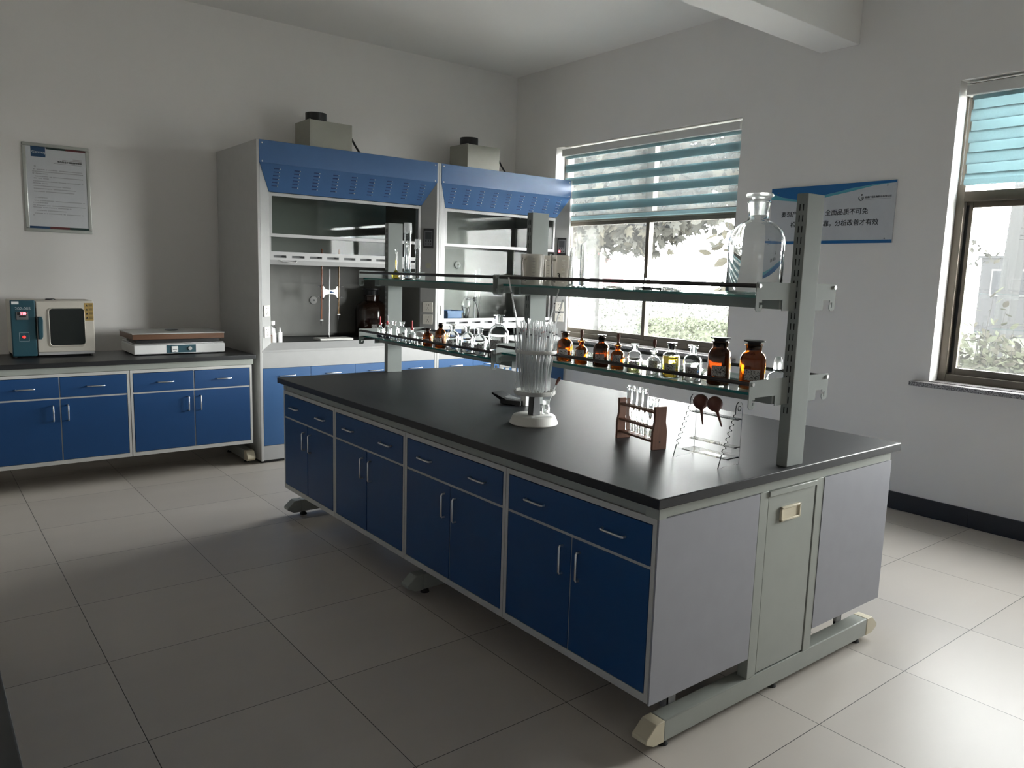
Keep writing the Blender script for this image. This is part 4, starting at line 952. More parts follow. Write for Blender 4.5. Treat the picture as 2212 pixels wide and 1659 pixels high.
# hot plate
hp = thing('hot_plate', 'white electric hot plate with brown steel slab on top, beside the oven', 'hot plate', (-0.14, 4.6, 0.85))
hy = 4.405
mb = MB(); mb.box(-0.462, 0.166, hy, 4.80, 0.858, 0.925, 0.006); mb.build('base_case', MT['white'], hp)
mb = MB(); mb.box(-0.458, 0.158, hy + 0.006, 4.795, 0.9255, 0.936, 0.003); mb.build('tray', MT['chrome'], hp)
mb = MB(); mb.box(-0.435, 0.135, hy + 0.05, 4.76, 0.9365, 0.962); mb.build('gap_shade_block', MT['black'], hp)  # solid black block stands in for the shade in the open gap
mb = MB(); mb.box(-0.470, 0.160, hy - 0.004, 4.81, 0.9625, 1.000, 0.002); mb.build('slab', MT['plateb'], hp)
mb = MB(); mb.box(-0.473, 0.163, hy - 0.007, 4.813, 1.0004, 1.008, 0.002); mb.build('top_plate', MT['steel2'] if 'steel2' in MT else MT['hgrey'], hp)
mb = MB(); mb.box(-0.245, -0.045, hy - 0.003, hy - 0.0004, 0.864, 0.920, 0.001); pn = mb.build('control_panel', MT['ovteal'], hp)
mb = MB(); mb.box(-0.215, -0.170, hy - 0.008, hy - 0.0034, 0.869, 0.912, 0.002); me_ = mb.build('meter', MT['white'], pn)
mb = MB(); mb.box(-0.207, -0.178, hy - 0.0086, hy - 0.0082, 0.886, 0.891).box(-0.195, -0.190, hy - 0.0086, hy - 0.0082, 0.872, 0.877); mb.build('meter_marks', MT['ink'], me_)
mb = MB(); mb.lathe([(0, 0), (0.014, 0), (0.013, 0.012), (0, 0.013)], (0, 0, 0), 20, Matrix.Translation((-0.088, hy - 0.0032, 0.893)) @ Matrix.Rotation(PI / 2, 4, 'X')); mb.build('knob', MT['hgrey'], pn)
for xx in (-0.43, 0.13):
    for yy in (hy + 0.04, 4.76):
        q = MB(); q.lathe([(0, 0.8502), (0.014, 0.8502), (0.014, 0.859), (0, 0.859)], (xx, yy, 0), 12); q.build('foot', MT['rubber'], hp)
mb = MB(); shell(mb, [(0, 0), (0.035, 0), (0.047, 0.004), (0.048, 0.007)], 0.002); o = mb.build('watch_glass', MT['darkgrey']); o.location = (-0.155, 4.62, 1.0082); tag(o, 'small dark shallow dish on top of the hot plate', 'dish')

# framed notice on the back wall
nt = thing('framed_notice', 'aluminium framed printed operating notice on the wall above the oven', 'notice', (-0.772, YW, 2.01))
fx0, fx1, fz0, fz1 = -0.985, -0.560, 1.702, 2.327; yn = YW - 0.018; fw = 0.024
mb = MB(); mb.box(fx0, fx1, yn, YW - 0.0005, fz1 - fw, fz1, 0.005).box(fx0, fx1, yn, YW - 0.0005, fz0, fz0 + fw, 0.005).box(fx0, fx0 + fw, yn, YW - 0.0005, fz0 + fw, fz1 - fw, 0.005).box(fx1 - fw, fx1, yn, YW - 0.0005, fz0 + fw, fz1 - fw, 0.005); mb.build('frame', MT['palu'], nt)
yp = yn + 0.006; px0, px1, pz0, pz1 = fx0 + fw, fx1 - fw, fz0 + fw, fz1 - fw
mb = MB(); mb.box(px0 - 0.004, px1 + 0.004, yp, yp + 0.003, pz0 - 0.004, pz1 + 0.004); sh = mb.build('sheet', MT['paper'], nt)
U_ = lambda u: lerp(px0, px1, u); V_ = lambda v: lerp(pz1, pz0, v); ye = yp - 0.0006
def quad(m, u0, u1, v0, v1): m.box(U_(u0), U_(u1), ye, ye + 0.0005, V_(v1), V_(v0))
mb = MB(); quad(mb, 0.08, 0.32, 0.0, 0.125); lg = mb.build('blue_block', MT['pblue'], sh)
lettering('brand_lettering', 'Genrvay', 0.026, (U_(0.095), ye - 0.0004, V_(0.066)), (1, 0, 0), (0, 0, 1), MT['paper'], lg)
mb = MB(); mb.mi = 0; quad(mb, 0.33, 0.66, 0.0, 0.022); mb.mi = 1; quad(mb, 0.66, 1.0, 0.0, 0.022); mb.mi = 2; quad(mb, 0, 0.34, 0.972, 1.0); mb.mi = 1; quad(mb, 0.34, 0.67, 0.972, 1.0); mb.mi = 3; quad(mb, 0.67, 1.0, 0.972, 1.0)
mb.build('colour_bars', [MT['pgreen'], MT['pred'], MT['pblue'], MT['pgreen']], sh)
lettering('title', '电热恒温干燥箱操作规程', 0.0142, (U_(0.93), ye, V_(0.165)), (1, 0, 0), (0, 0, 1), MT['ink'], sh, 0.00015, 'RIGHT')
mb = MB(); mb.mi = 0; quad(mb, 0.45, 0.93, 0.187, 0.1895)
def marks(m, v, u0, u1, hgt=0.011):
    u = u0
    while u < u1 - 0.004:
        w_ = rnd.uniform(0.010, 0.017)
        if rnd.random() > 0.06:
            m.box(U_(u), U_(min(u + w_, u1)), ye, ye + 0.0005, V_(v + hgt * 0.35), V_(v + hgt * 0.12)); m.box(U_(u + 0.002), U_(min(u + w_ * 0.75, u1)), ye, ye + 0.0005, V_(v + hgt * 0.9), V_(v + hgt * 0.68))
            m.box(U_(u + w_ * 0.4), U_(u + w_ * 0.55), ye, ye + 0.0005, V_(v + hgt), V_(v))
        u += w_ + 0.004
rows = [(0.235, 0.12, 0.17), (0.272, 0.11, 0.93), (0.298, 0.09, 0.95), (0.322, 0.09, 0.36), (0.356, 0.13, 0.94), (0.38, 0.09, 0.36), (0.415, 0.10, 0.95), (0.44, 0.09, 0.33), (0.472, 0.10, 0.72), (0.505, 0.10, 0.82), (0.54, 0.10, 0.78),
        (0.615, 0.12, 0.31), (0.652, 0.10, 0.95), (0.678, 0.08, 0.34), (0.71, 0.08, 0.95), (0.735, 0.07, 0.72), (0.772, 0.11, 0.63), (0.808, 0.10, 0.92), (0.832, 0.07, 0.10)]
for v, a, b in rows: marks(mb, v, a, b)
o = mb.build('text_lines', MT['inkg'], sh); o['kind'] = 'stuff'
mb = MB(); marks(mb, 0.118, 0.78, 0.93, 0.009); marks(mb, 0.135, 0.60, 0.93, 0.009); o = mb.build('red_text', MT['pred'], sh); o['kind'] = 'stuff'
mb = MB(); mb.box(px0, px1, ye - 0.003, ye - 0.0015, pz0, pz1); mb.build('cover_sheet', MT['pane2'] if 'pane2' in MT else pane('notice_cover', (0.97, 0.97, 0.97), ior=1.35, rough=0.15), nt)

# slogan sign on the window wall
sg = thing('slogan_sign', 'white wall sign with blue bands and black slogan behind the near post', 'sign', (XW, 1.545, 1.98))
xs_ = XW - 0.012; sy0, sy1, sz0, sz1 = 1.078, 2.010, 1.775, 2.185
mb = MB(); mb.box(xs_, XW - 0.0005, sy0, sy1, sz0, sz1, 0.001); bd = mb.build('board', MT['swhite'], sg)
def curve_z(t): return 2.147 - 0.062 * math.sin(PI * min(1, t * 1.25) ** 1.0) if t < 0.4 else None
def low(t):   # lower edge of the blue band, t=0 at the window end
    a = [(0, 2.148), (0.12, 2.112), (0.25, 2.090), (0.38, 2.098), (0.5, 2.122), (0.7, 2.152), (0.85, 2.165), (1, 2.168)]
    for (t0, z0), (t1, z1) in zip(a, a[1:]):
        if t <= t1: s_ = (t - t0) / (t1 - t0); s_ = s_ * s_ * (3 - 2 * s_) * 0.4 + s_ * 0.6; return lerp(z0, z1, s_)
    return a[-1][1]
def low2(t):
    a = [(0, 2.106), (0.12, 2.092), (0.25, 2.078), (0.38, 2.080), (0.5, 2.103), (0.7, 2.133), (0.85, 2.158), (1, 2.168)]
    for (t0, z0), (t1, z1) in zip(a, a[1:]):
        if t <= t1: return lerp(z0, z1, (t - t0) / (t1 - t0))
    return a[-1][1]
N = 30; ts = [i / N for i in range(N + 1)]; yy_ = lambda t: lerp(sy1, sy0, t)
mb = MB(); mb.prism([(yy_(0), sz1 - 0.0005), (yy_(1), sz1 - 0.0005)] + [(yy_(t), low(t)) for t in ts[::-1]], 'x', xs_ - 0.0012, xs_ - 0.0002); mb.prism([(sy0, sz0 + 0.0005), (sy1, sz0 + 0.0005), (sy1, sz0 + 0.022), (sy0, sz0 + 0.022)], 'x', xs_ - 0.0012, xs_ - 0.0002); mb.build('blue_bands', MT['sblue'], bd)
mb = MB(); mb.prism([(yy_(t), low(t) - 0.0006) for t in ts] + [(yy_(t), min(low2(t), low(t) - 0.001)) for t in ts[::-1]], 'x', xs_ - 0.001, xs_ - 0.0002); mb.build('teal_wave', MT['steal'], bd)
XT = xs_ - 0.0006
def sign_text(nm, s, size, y, z, b=0.0008): return lettering(nm, s, size, (XT, y, z), (0, -1, 0), (0, 0, 1), MT['ink'], bd, b)
sign_text('slogan_lettering', '要想产', 0.0445, 1.916, 1.988, 0.0003); sign_text('slogan_lettering', '全面品质不可免', 0.0445, 1.567, 1.988, 0.0003)
sign_text('slogan_lettering', '检', 0.0445, 1.834, 1.913, 0.0003); sign_text('slogan_lettering', '靠，分析改善才有效', 0.0445, 1.578, 1.913, 0.0003)
sign_text('company_lettering', '益康广瑞生物制品有限公司', 0.0152, 1.287, 2.081, 0.0)
mb = MB(); pts = []
for k in range(15): a = PI * 0.78 + k / 14 * PI * 1.42; pts.append((XT, 1.313 - 0.0165 * math.cos(a), 2.079 + 0.0165 * math.sin(a)))
mb.tube(pts, [0.001 + 0.0022 * math.sin(PI * min(1, 0.1 + i / 15)) for i in range(15)], 8); mb.tube([(XT, 1.312, 2.079), (XT, 1.298, 2.079)], 0.0022, 8)
mb.prism([(1.309, 2.092), (1.302, 2.099), (1.309, 2.106), (1.316, 2.099)], 'x', XT - 0.0008, XT + 0.0004); mb.box(XT, XT + 0.0004, 1.11, 1.283, 2.0665, 2.0675); mb.build('company_emblem', MT['ink'], bd)
for y, z in ((1.138, 2.152), (1.128, 1.805), (1.95, 2.15), (1.96, 1.805)):
    m = MB(); m.lathe([(0, 0), (0.0045, 0), (0.004, 0.002), (0, 0.003)], (0, 0, 0), 12, Matrix.Translation((xs_ - 0.001, y, z)) @ Matrix.Rotation(-PI / 2, 4, 'Y')); m.build('screw', MT['darkgrey'], bd)

# ------------------------------------------------------------------ fume hoods
KH = 0.9921
def hX(x): return -1.7005 + (x + 1.7005) * KH
def hZ(z): return 1.490 + (z - 1.490) * KH
YFH = 4.235; YI = YFH + 0.0873
ZT, ZBEND, ZPB = hZ(2.420), hZ(2.255), hZ(2.060)
ZL0, ZL1 = hZ(0.868), hZ(0.915)
def slot_panel(m, x0, x1, y0, y1, z0, z1, zs0, zs1, n, mg):
    m.box(x0, x1, y0, y1, zs1, z1); m.box(x0, x1, y0, y1, z0, zs0)
    pitch = (x1 - x0 - 2 * mg) / n; e = [x0]
    for k in range(n): a = x0 + mg + pitch * (k + 0.13); e += [a, a + pitch * 0.70]
    e.append(x1)
    for i in range(0, len(e), 2): m.box(e[i], e[i + 1], y0, y1, zs0, zs1)
def socket(parent, c, out, w_=0.086):
    c, out = Vector(c), Vector(out).normalized(); rt = Vector((0, 0, 1)).cross(out); M_ = Matrix((rt, out, Vector((0, 0, 1)))).transposed().to_4x4(); M_.translation = c
    m = MB(); m.box(-w_ / 2, w_ / 2, 0.0005, 0.009, -w_ / 2, w_ / 2, 0.003, M_); o = m.build('power_socket', MT['socket'], parent)
    m = MB()
    for x, z in ((-0.011, 0.020), (0.011, 0.020), (0, -0.006), (-0.009, -0.022), (0.009, -0.022)): m.box(x - 0.0028, x + 0.0028, 0.009, 0.0096, z - 0.0035, z + 0.0035, 0, M_)
    m.build('socket_holes', MT['slot'], o)
    return o
def fume_hood(label, xa, xb, sash_bot, lamp, first):
    """xa, xb: outer x of the front frame; sash_bot: underside of the movable sash rail"""
    r = thing('fume_hood', label, 'fume hood', ((xa + xb) / 2, 4.7, 0), 'fume hoods')
    ia, ib = xa + 0.0992, xb - 0.0992; sw = 0.0215
    # case
    for x0, x1 in ((xa - sw, xa), (xb, xb + sw)):
        m = MB(); m.box(x0, x1, YFH, 5.14, 0.02, ZT, 0.003); m.build('side_panel', MT['hgrey'], r)
    m = MB(); m.box(xa, xb, YFH + 0.02, 5.14, ZT - 0.02, ZT - 0.002).box(xa, xb, 5.12, 5.14, 0.02, ZT - 0.02); m.build('top_and_back', MT['hgrey'], r)
    # splayed corner posts with sockets and the control panel
    for s, xo, xi in ((1, xa, ia), (-1, xb, ib)):
        m = MB(); m.prism([(xo, YFH), (xi, YI), (xi, YI + 0.02), (xo, YI + 0.02)], 'z', ZL0 - 0.012, ZBEND - 0.002)
        po = m.build('corner_post', MT['hpost'], r)
        out = Vector((0.0873 * s, -0.0992, 0)).normalized(); mid = Vector(((xo + xi) / 2, (YFH + YI) / 2, 0))
        for z in ((hZ(1.19), hZ(1.085)) if s < 0 else (hZ(1.165), hZ(1.005))): socket(po, mid + Vector((0, 0, z)), out)
        if s < 0:
            rt = Vector((0, 0, 1)).cross(out); M_ = Matrix((rt, out, Vector((0, 0, 1)))).transposed().to_4x4(); M_.translation = mid + Vector((0, 0, hZ(1.783)))
            m = MB(); m.box(-0.044, 0.044, 0.0005, 0.012, -0.083, 0.083, 0.003, M_); c = m.build('control_panel', MT['black'], po)
            m = MB(); m.box(-0.034, 0.034, 0.0122, 0.014, -0.062, 0.066, 0.001, M_); m.build('faceplate', MT['darkgrey'], c)
            m = MB(); m.box(-0.027, 0.027, 0.0142, 0.0147, -0.008, 0.055, 0, M_); m.build('screen', MT['dark'], c)
            m = MB()
            for zz in (-0.022, -0.047):
                for xx in (-0.020, 0, 0.020): m.box(xx - 0.005, xx + 0.005, 0.0142, 0.016, zz - 0.005, zz + 0.005, 0.001, M_)
            m.build('buttons', MT['slot'], c)
            if lamp:
                m = MB(); m.box(-0.029, -0.013, 0.0162, 0.018, -0.055, -0.038, 0.002, M_); m.build('lit_button', MT['redglow'], c)
            m = MB(); m.lathe([(0, 0.0005), (0.025, 0.0005), (0.025, 0.002), (0, 0.002)], (0, 0, 0), 24, Matrix.Translation(mid + Vector((0, 0, hZ(1.55)))) @ Matrix((rt, Vector((0, 0, 1)).cross(rt) * -1, out)).transposed().to_4x4().normalized() if False else Matrix.Translation(mid + Vector((0, 0, hZ(1.55)))) @ out.to_track_quat('Z', 'Y').to_matrix().to_4x4()); m.build('round_cover', MT['cream2'], po)
    # bottom lip (mitred frustum) and white apron
    m = MB(); pts = [(xa, YFH, ZL0), (xb, YFH, ZL0), (ib, YI, ZL1), (ia, YI, ZL1)]; back = [(xa, YI + 0.02, ZL0), (xb, YI + 0.02, ZL0), (ib, YI + 0.02, ZL1), (ia, YI + 0.02, ZL1)]
    m.hull(pts + back); m.box(xa, xb, YFH - 0.001, YI, ZL0 - 0.014, ZL0 - 0.0005); m.build('front_lip', MT['steel'], r)
    # blue top panel: upright band, then leaning in to the sash
    m = MB(); t = 0.012
    m.box(xa - 0.002, xb + 0.002, YFH - 0.004, YFH + 0.008, ZBEND, ZT, 0.002)
    front = [(xa, YFH - 0.004, ZBEND), (xb, YFH - 0.004, ZBEND), (ib, YI - 0.004, ZPB), (ia, YI - 0.004, ZPB)]
    m.hull(front + [(x, y + t, z) for x, y, z in front]); tp = m.build('top_panel', MT['hblue'], r)
    slope = Vector((0, YI - YFH, ZPB - ZBEND)); nrm = Vector((0, -(ZBEND - ZPB), -(YI - YFH))).normalized(); sd = slope.normalized()
    M_ = Matrix((Vector((1, 0, 0)), -nrm * -1, -sd)).transposed().to_4x4()
    v = MB(); v2 = MB()
    for k in range(9):
        for j in range(6):
            u = xa + 0.135 + (xb - xa - 0.27) * (k / 8); sdist = 0.035 + 0.026 * j
            p = Vector((u, YFH - 0.004, ZBEND)) + sd * sdist + nrm * 0.0003
            if u - 0.03 < lerp(xa, ia, sdist / slope.length) or u + 0.035 > lerp(xb, ib, sdist / slope.length): continue
            Mq = Matrix((Vector((1, 0, 0)), nrm, -sd)).transposed().to_4x4(); Mq.translation = p
            v.hull([Mq @ Vector(q) for q in ((-0.022, 0, -0.004), (0.020, 0, -0.004), (-0.022, 0, 0.004), (0.020, 0, 0.004), (-0.018, 0.003, 0), (0.018, 0.003, 0))])
            v2.box(0.020, 0.0255, 0.0, 0.0035, -0.003, 0.003, 0, Mq)
    v.build('louvre_rows', MT['hbdark'], tp); v2.build('louvre_ends', MT['chrome'], tp)
    m = MB()
    for x in (xa + 0.02, xb - 0.02):
        for z in (ZT - 0.022, ZBEND + 0.012): m.lathe([(0, 0), (0.006, 0), (0.005, 0.003), (0, 0.004)], (0, 0, 0), 12, Matrix.Translation((x, YFH - 0.004, z)) @ Matrix.Rotation(PI / 2, 4, 'X'))
    m.build('screw', MT['chrome'], tp)
    # fixed upper sash
    zs0, zs1 = hZ(1.728), ZPB - 0.004; e = 0.024; ys_ = YI + 0.004
    m = MB(); m.box(ia, ib, ys_, ys_ + 0.02, zs1 - e, zs1).box(ia, ib, ys_, ys_ + 0.02, zs0, zs0 + e).box(ia, ia + e, ys_, ys_ + 0.02, zs0 + e, zs1 - e).box(ib - e, ib, ys_, ys_ + 0.02, zs0 + e, zs1 - e); fx = m.build('upper_sash', MT['steel'], r)
    m = MB(); m.box(ia + e, ib - e, ys_ + 0.008, ys_ + 0.012, zs0 + e, zs1 - e); m.build('sash_glass', MT['hpane'], fx)
    # movable sash with slotted grip rail
    ym = ys_ + 0.030; zr0 = sash_bot; zr1 = zr0 + 0.098; gt = zr1 + 0.62
    m = MB(); m.box(ia + 0.004, ia + 0.026, ym, ym + 0.018, zr1, gt).box(ib - 0.026, ib - 0.004, ym, ym + 0.018, zr1, gt)
    slot_panel(m, ia, ib, ym - 0.032, ym - 0.026, zr0 + 0.035, zr1, zr1 - 0.046, zr1 - 0.028, 9, 0.012)
    m.hull([(x, y, z) for x in (ia, ib) for y, z in ((ym - 0.032, zr0 + 0.035), (ym - 0.026, zr0 + 0.035), (ym - 0.020, zr0), (ym + 0.018, zr0), (ym + 0.018, zr0 + 0.006), (ym - 0.016, zr0 + 0.010))])
    m.box(ia, ib, ym - 0.026, ym + 0.018, zr1 - 0.006, zr1); mv = m.build('lower_sash', MT['steel'], r)
    m = MB(); m.box(ia + 0.001, ib - 0.001, ym + 0.006, ym + 0.0135, zr0 + 0.012, zr1 - 0.007); m.build('slot_shade_backing', MT['darkgrey'], mv)  # dark sheet added so the grip slots look shaded
    m = MB(); m.box(ia + 0.026, ib - 0.026, ym + 0.007, ym + 0.011, zr1, gt); m.build('sash_glass', MT['hpane'], mv)
    if first:
        m = MB(); a = ia + 0.075; b = ia + 0.215; z = zr0 + 0.028
        m.tube([(a, ym - 0.031, z + 0.006), (a + 0.012, ym - 0.052, z - 0.008), (a + 0.02, ym - 0.056, z - 0.010), (b - 0.02, ym - 0.056, z - 0.010), (b - 0.012, ym - 0.052, z - 0.008), (b, ym - 0.031, z + 0.006)], 0.004, 8); m.build('handle', MT['chrome'], mv)
    # inside: lining, baffle, worktop
    m = MB(); m.box(xa + 0.06, xa + 0.066, YI + 0.06, 5.05, 0.905, 2.36).box(xb - 0.066, xb - 0.06, YI + 0.06, 5.05, 0.905, 2.36).box(xa + 0.06, xb - 0.06, YI + 0.06, 5.05, 2.30, 2.31); m.build('lining', MT['baffle'], r)
    m = MB(); x0, x1 = xa + 0.068, xb - 0.068
    m.box(x0, x1, 5.0, 5.008, 1.455, 2.2).box(x0, x1, 5.02, 5.028, 1.36, 1.46).box(x0, x1, 5.0, 5.008, 1.09, 1.365).box(x0, x1, 5.012, 5.02, 0.925, 1.095).box(x0, x1, 5.045, 5.05, 0.905, 2.25)
    bf = m.build('baffle', MT['baffle'], r)
    kz = 1.22 if first else 1.575; kx = 1.13 if first else 2.655
    m = MB(); m.lathe([(0, 0), (0.036, 0), (0.034, 0.012), (0.026, 0.016), (0.012, 0.018), (0.01, 0.022), (0, 0.022)], (0, 0, 0), 16, Matrix.Translation((kx, 4.9995, kz)) @ Matrix.Rotation(PI / 2, 4, 'X')); kn = m.build('baffle_knob', MT['hgrey'], bf)
    m = MB(); m.lathe([(0, 0.0225), (0.008, 0.0225), (0.008, 0.024), (0, 0.024)], (0, 0, 0), 10, Matrix.Translation((kx, 4.9995, kz)) @ Matrix.Rotation(PI / 2, 4, 'X')); m.build('screw_hole', MT['black'], kn)
    m = MB(); m.box(xa + 0.002, xb - 0.002, YI + 0.021, 5.05, 0.878, 0.903, 0.002); m.build('worktop', MT['black_top'], r)
    # base: white apron, doors, plinth
    m = MB(); m.box(xa, xb, YFH + 0.002, YFH + 0.02, hZ(0.730), ZL0 - 0.0145).box(xa, xb, YFH + 0.002, YFH + 0.02, 0.025, hZ(0.126)).box(xa, xb, YFH + 0.02, 5.1, 0.10, 0.12); m.build('apron', MT['steel'], r)
    m = MB(); m.box(xa - 0.01, xb + 0.01, YFH + 0.03, 5.1, 0.0, 0.0245); m.build('plinth', MT['black'], r)
    n = 4; wd = (xb - xa) / n
    for k in range(n):
        m = MB(); m.box(xa + k * wd + 0.0015, xa + (k + 1) * wd - 0.0015, YFH, YFH + 0.019, hZ(0.128), hZ(0.728), 0.001); d = m.build('door', MT['hblue'], r)
        bar_handle((xa + (k + 0.5) * wd, YFH, hZ(0.668)), (1, 0, 0), 0.12, (0, -1, 0), d)
    # exhaust box with collar and cable on the roof
    ex = (0.995 if first else 2.565); ew = 0.375; ey = 4.72; zt = ZT - 0.001
    m = MB(); m.box(ex, ex + ew, ey, ey + 0.30, zt, 2.705, 0.004); eb = m.build('exhaust_box', MT['exh'], r)
    m = MB(); m.box(ex - 0.006, ex - 0.0005, ey - 0.004, ey + 0.30, zt, 2.708); m.build('box_flange', MT['exh'], eb)
    m = MB(); m.lathe([(0, 2.7055), (0.085, 2.7055), (0.088, 2.71), (0.088, 2.785), (0.08, 2.785), (0.08, 2.75), (0, 2.75)], (ex + 0.12, ey + 0.16, 0), 28); m.build('duct_collar', MT['black'], eb)
    m = MB(); m.tube([(ex + ew + 0.001, ey + 0.02, 2.60), (ex + ew + 0.03, ey + 0.01, 2.545), (ex + ew + 0.06, ey - 0.01, 2.49), (ex + ew + 0.09, ey - 0.04, zt + 0.010)], 0.009, 8); m.build('cable', MT['black'], eb)
    return r
MT['hpost'] = P('grey_post_steel', (0.27, 0.27, 0.265), 0.5); MT['cream2'] = P('olive_cover', (0.30, 0.29, 0.22), 0.5); MT['hbdark'] = P('dark_blue_louvre', (0.012, 0.04, 0.14), 0.5); MT['hpane'] = pane('hood_sash_glass', (0.90, 0.92, 0.91), ior=1.13)
MT['exh'] = P('olive_grey_box', (0.34, 0.34, 0.29), 0.5)
fume_hood('blue and grey fume hood with raised sash, beside the side bench', hX(0.405), hX(1.945), hZ(1.518), False, True)
fume_hood('blue and grey fume hood with lowered sash, in the window corner', hX(1.990), 3.448, hZ(0.985), True, False)

# burette stand and bottles inside the open hood
bs = thing('burette_stand', 'burette stand with white butterfly clamp in the open fume hood', 'stand', (1.10, 4.62, 0.903))
m = MB(); m.box(0.985, 1.285, 4.53, 4.67, 0.9035, 0.921, 0.003); m.build('base_plate', MT['offwhite'], bs)
m = MB(); m.tube([(1.11, 4.64, 0.9215), (1.121, 4.64, 1.495)], 0.0058, 10); m.build('rod', MT['white'], bs)
m = MB(); m.lathe([(0, 0.9212), (0.013, 0.9212), (0.011, 0.94), (0, 0.94)], (1.11, 4.64, 0), 12); m.build('rod_socket', MT['black'], bs)
zc = 1.305; xc = 1.116; pts = []
for s in (1, -1): pass
poly = [(-0.068, 0.055), (-0.060, 0.050), (-0.045, 0.025), (-0.02, 0.018), (0.02, 0.018), (0.045, 0.025), (0.060, 0.050), (0.068, 0.055), (0.070, 0.0), (0.068, -0.055), (0.060, -0.050), (0.045, -0.025), (0.02, -0.018), (-0.02, -0.018), (-0.045, -0.025), (-0.060, -0.050), (-0.068, -0.055), (-0.070, 0.0)]
m = MB(); m.prism([(xc + a, zc + b) for a, b in poly], 'y', 4.615, 4.627, 0.001); cl = m.build('butterfly_clamp', MT['white'], bs)
m = MB()
for sx_ in (-1, 1):
    for sz_ in (-1, 1):
        m.tube([(xc + sx_ * 0.064, 4.62, zc + sz_ * 0.053), (xc + sx_ * 0.068, 4.612, zc + sz_ * 0.058)], 0.006, 8); m.tube([(xc + sx_ * 0.082, 4.62, zc + sz_ * 0.046), (xc + sx_ * 0.092, 4.62, zc + sz_ * 0.046)], 0.006, 8)
m.build('clamp_tip', MT['black'], cl)
m = MB()
for sx_ in (-1, 1):
    for sz_ in (-1, 1): m.tube([(xc + sx_ * 0.093, 4.62, zc + sz_ * 0.046), (xc + sx_ * 0.105, 4.618, zc + sz_ * 0.042), (xc + sx_ * 0.116, 4.615, zc + sz_ * 0.047)], [0.003, 0.002, 0.003], 6)
m.build('wing_nut', MT['chrome'], cl)
m = MB(); m.ball((xc + 0.005, 4.612, zc), 0.010, (1, 0.6, 0.6)); m.tube([(xc, 4.612, zc), (xc + 0.025, 4.606, zc - 0.004)], 0.004, 8); m.build('clamp_screw', MT['blueplast'], cl)
MT['burette'] = P('amber_burette_tube', (0.16, 0.05, 0.02), 0.15); MT['burette2'] = P('olive_burette_tube', (0.15, 0.085, 0.03), 0.15)
for x, mt, zb, lb in ((xc - 0.0765, 'burette', 1.035, 'brown burette held in the clamp side towards the oven'), (xc + 0.0785, 'burette2', 1.08, 'olive brown burette held in the clamp side towards the dark jug')):
    t = thing('burette', lb, 'burette', (x, 4.622, zb), 'burettes in the clamp')
    m = MB(); m.tube([(x - 0.004, 4.622, zb + 0.04), (x + 0.006, 4.622, 1.66)], 0.0068, 12); m.build('tube', MT[mt], t)
    m = MB(); m.tube([(x - 0.004, 4.622, zb + 0.039), (x - 0.0045, 4.622, zb + 0.01), (x - 0.0045, 4.622, zb - 0.015)], [0.006, 0.005, 0.0015], 10); m.build('tip', MT['black'], t)
    m = MB(); m.tube([(x - 0.016, 4.615, zb + 0.035), (x + 0.010, 4.615, zb + 0.035)], 0.0035, 8); m.build('stopcock', MT['white'], t)
t = thing('storage_bottle', 'large dark brown storage bottle with black stopper in the open hood', 'bottle', (1.60, 4.80, 0.903))
m = MB(); m.lathe([(0, 0), (0.135, 0), (0.145, 0.01), (0.145, 0.24), (0.13, 0.285), (0.09, 0.315), (0.068, 0.325), (0.066, 0.36), (0.072, 0.365), (0.072, 0.375), (0, 0.375)], n=36); local(m.build('bottle_body', MT['jugb'] if 'jugb' in MT else P('dark_brown_glass', (0.022, 0.010, 0.006), 0.12)), t)
m = MB(); m.lathe([(0, 0.3755), (0.06, 0.3755), (0.064, 0.415), (0.086, 0.42), (0.086, 0.432), (0, 0.434)], n=28); local(m.build('stopper', MT['black']), t)
label_patch(0.145, 0.085, 0.118, -2.05, -1.70, MT['labw'], None).parent = t
t = thing('reagent_tub', 'small white bottle with red patterned label at the open hood corner', 'bottle', (0.545, 4.46, 0.903))
m = MB(); m.lathe([(0, 0), (0.034, 0), (0.036, 0.003), (0.036, 0.075), (0.030, 0.088), (0.016, 0.092), (0.016, 0.097), (0, 0.097)], n=28); local(m.build('bottle_body', MT['white']), t)
label_patch(0.036, 0.004, 0.07, -3.3, -1.75, MT['labr'], None).parent = t
m = MB(); m.lathe([(0, 0.0975), (0.018, 0.0975), (0.017, 0.118), (0.012, 0.122), (0.005, 0.135), (0, 0.136)], n=20); local(m.build('cap', MT['white']), t)
t = thing('wash_bottle', 'clear bottle with big white cap behind the red labelled one', 'bottle', (0.600, 4.60, 0.903))
m = MB(); shell(m, [(0, 0), (0.034, 0), (0.036, 0.003), (0.036, 0.10), (0.028, 0.122), (0.02, 0.13), (0.02, 0.135)], 0.0015); local(m.build('bottle_body', MT['frost']), t)
m = MB(); m.lathe([(0, 0.1355), (0.026, 0.1355), (0.026, 0.165), (0.024, 0.168), (0, 0.168)], n=24); local(m.build('cap', MT['white']), t)
t = thing('drip_bottle', 'tiny white nozzle bottle right of the red labelled one', 'bottle', (0.618, 4.475, 0.903))
m = MB(); m.box(-0.016, 0.016, -0.016, 0.016, 0, 0.088, 0.004); local(m.build('bottle_body', MT['white']), t)
m = MB(); m.lathe([(0, 0.0885), (0.009, 0.0885), (0.008, 0.1), (0.003, 0.125), (0, 0.126)], n=14); local(m.build('nozzle', MT['white']), t)
